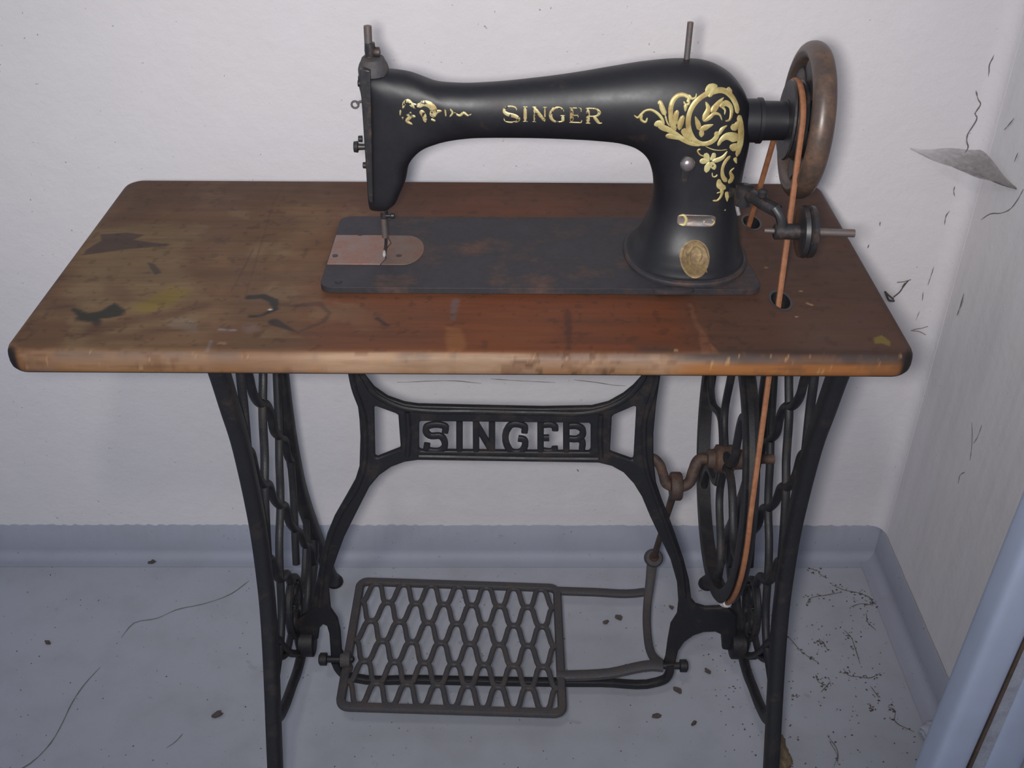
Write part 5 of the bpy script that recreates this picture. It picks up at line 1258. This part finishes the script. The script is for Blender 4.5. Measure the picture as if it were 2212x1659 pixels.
def flake(name, px_, size, ang, seed, label):
    r = random.Random(seed); V = []; n = 9
    for lvl in (0.0004, 0.0022):
        for q in range(n):
            a = 2*math.pi*q/n; rr = size * (0.55 + 0.5*r.random())
            x, y = rr*math.cos(a)*1.35, rr*math.sin(a)*0.75
            V.append((px_[0] + x*math.cos(ang) - y*math.sin(ang), px_[1] + x*math.sin(ang) + y*math.cos(ang), lvl + (0.0025*abs(math.sin(a*1.5)) if lvl > 0.001 else 0)))
    F = [tuple(range(n)), tuple(n + q for q in reversed(range(n)))] + [(q, (q+1) % n, n + (q+1) % n, n + q) for q in range(n)]
    o = mesh_obj(name, V, F, M['dirt'], None, False)
    tag(o, label, 'leaf', 'dry leaf fragments on the floor')
for i, (p_, s_, a_, lb) in enumerate((
    ([(0.1742,1.2166,0)], .0062, -0.6, 'larger dry leaf fragment on floor seen between the two treadle arms'),
    ([(0.1531,1.2054,0)], .0052, 0.3, 'smaller dry leaf fragment left of the larger one between treadle arms'),
    ([(0.2632,1.2386,0)], .0040, -0.9, 'dry leaf fragment on floor between treadle socket arm and brace leg'),
    ([(0.2525,1.069,0)], .0062, -0.8, 'grey brown leaf fragment on floor just in front of right pivot bolt'),
    ([(0.3033,1.1057,0)], .0052, -0.9, 'small dry leaf fragment on floor right of right pivot bolt'),
    ([(0.2153,1.022,0)], .0058, 0.1, 'flat grey leaf fragment on floor in front of bottom bar'),
    ([(0.2686,1.0091,0)], .0042, 0.7, 'tiny dark leaf fragment on floor left of right front leg'),
    ([(-0.4298,1.0203,0)], .0075, 0.5, 'brown leaf fragment on floor left of left front leg'),
    ([(-0.728,1.1563,0)], .0045, -0.3, 'tiny brown leaf fragment on floor at far left'),
    ([(-0.616,1.338,0)], .0060, 0.2, 'dark leaf fragment at foot of back wall left of stand'))):
    flake('leaf_fragment', p_[0], s_, a_, 30 + i, lb)

# fine sweepings nobody could count: gritty strings of dirt and crumbs in the right-hand corner
m = MB(); rnd = random.Random(42)
def crumb(x, y, s):
    h = s * rnd.uniform(0.3, 0.7); a = rnd.uniform(0, 3.14); c, d = math.cos(a)*s, math.sin(a)*s
    k = rnd.uniform(0.4, 0.9)
    V = [(x + c, y + d, 0.0003), (x - d*k, y + c*k, 0.0003), (x - c, y - d, 0.0003), (x + d*k, y - c*k, 0.0003), (x + c*0.2, y + d*0.1, h + 0.0004)]
    m.add(V, [(0,1,4),(1,2,4),(2,3,4),(3,0,4),(3,2,1,0)])
STR = [[(0.5392,1.2938,0),(0.5575,1.2816,0),(0.5803,1.2744,0),(0.5965,1.2624,0),(0.596,1.2481,0)], [(0.486,1.2473,0),(0.4963,1.2617,0),(0.5226,1.2691,0),(0.5527,1.2767,0)], [(0.5581,1.2431,0),(0.5774,1.2503,0),(0.5975,1.2472,0)],
       [(0.5804,1.2292,0),(0.5771,1.2106,0),(0.5857,1.1925,0)], [(0.5347,1.1922,0),(0.5414,1.1788,0),(0.5424,1.1568,0),(0.5416,1.1226,0)], [(0.4809,1.1651,0),(0.492,1.1696,0),(0.4979,1.1522,0)], [(0.443,1.1759,0),(0.4593,1.1433,0),(0.478,1.1243,0)],
       [(0.4678,1.1013,0),(0.4693,1.087,0),(0.4775,1.081,0)], [(0.468,1.0681,0),(0.4786,1.079,0),(0.4873,1.0884,0)], [(0.5132,1.114,0),(0.5179,1.1008,0),(0.5333,1.0976,0),(0.549,1.0957,0),(0.5679,1.1053,0)], [(0.5461,1.0794,0),(0.5528,1.0576,0)],
       [(0.5358,1.0477,0),(0.5356,1.0334,0)], [(0.561,1.042,0),(0.5688,1.0363,0),(0.5642,1.0153,0),(0.5864,0.9968,0)], [(0.524,1.3202,0),(0.5332,1.3102,0)], [(0.5084,1.3339,0),(0.5221,1.3274,0)], [(0.4213,1.0587,0),(0.4315,1.0615,0)],
       [(0.4606,0.985,0),(0.4668,0.967,0),(0.4621,0.9423,0)]]
for st in STR:
    P = catmull(st, 8)
    sweep(m, P + np.array([0, 0, 0.0008]), [0.0005, 0.0012, 0.0007, 0.0014, 0.0004], 0.0008, (0, 0, 1), 5)
    for p in P:
        for _ in range(3):
            if rnd.random() < 0.28: crumb(p[0] + rnd.gauss(0, 0.004), p[1] + rnd.gauss(0, 0.005), rnd.uniform(0.0008, 0.0028))
for _ in range(260):
    crumb(rnd.uniform(0.30, 0.60), rnd.uniform(0.93, 1.28), rnd.uniform(0.0006, 0.0022))
for _ in range(330):
    crumb(rnd.uniform(-0.85, 0.45), rnd.uniform(0.90, 1.33), rnd.uniform(0.0005, 0.0016))
db = m.build('floor_sweepings', M['dirt'], None, False)
db['kind'] = 'stuff'; db['label'] = 'scattered dark grit and dirt threads on the grey floor'; db['category'] = 'dirt'
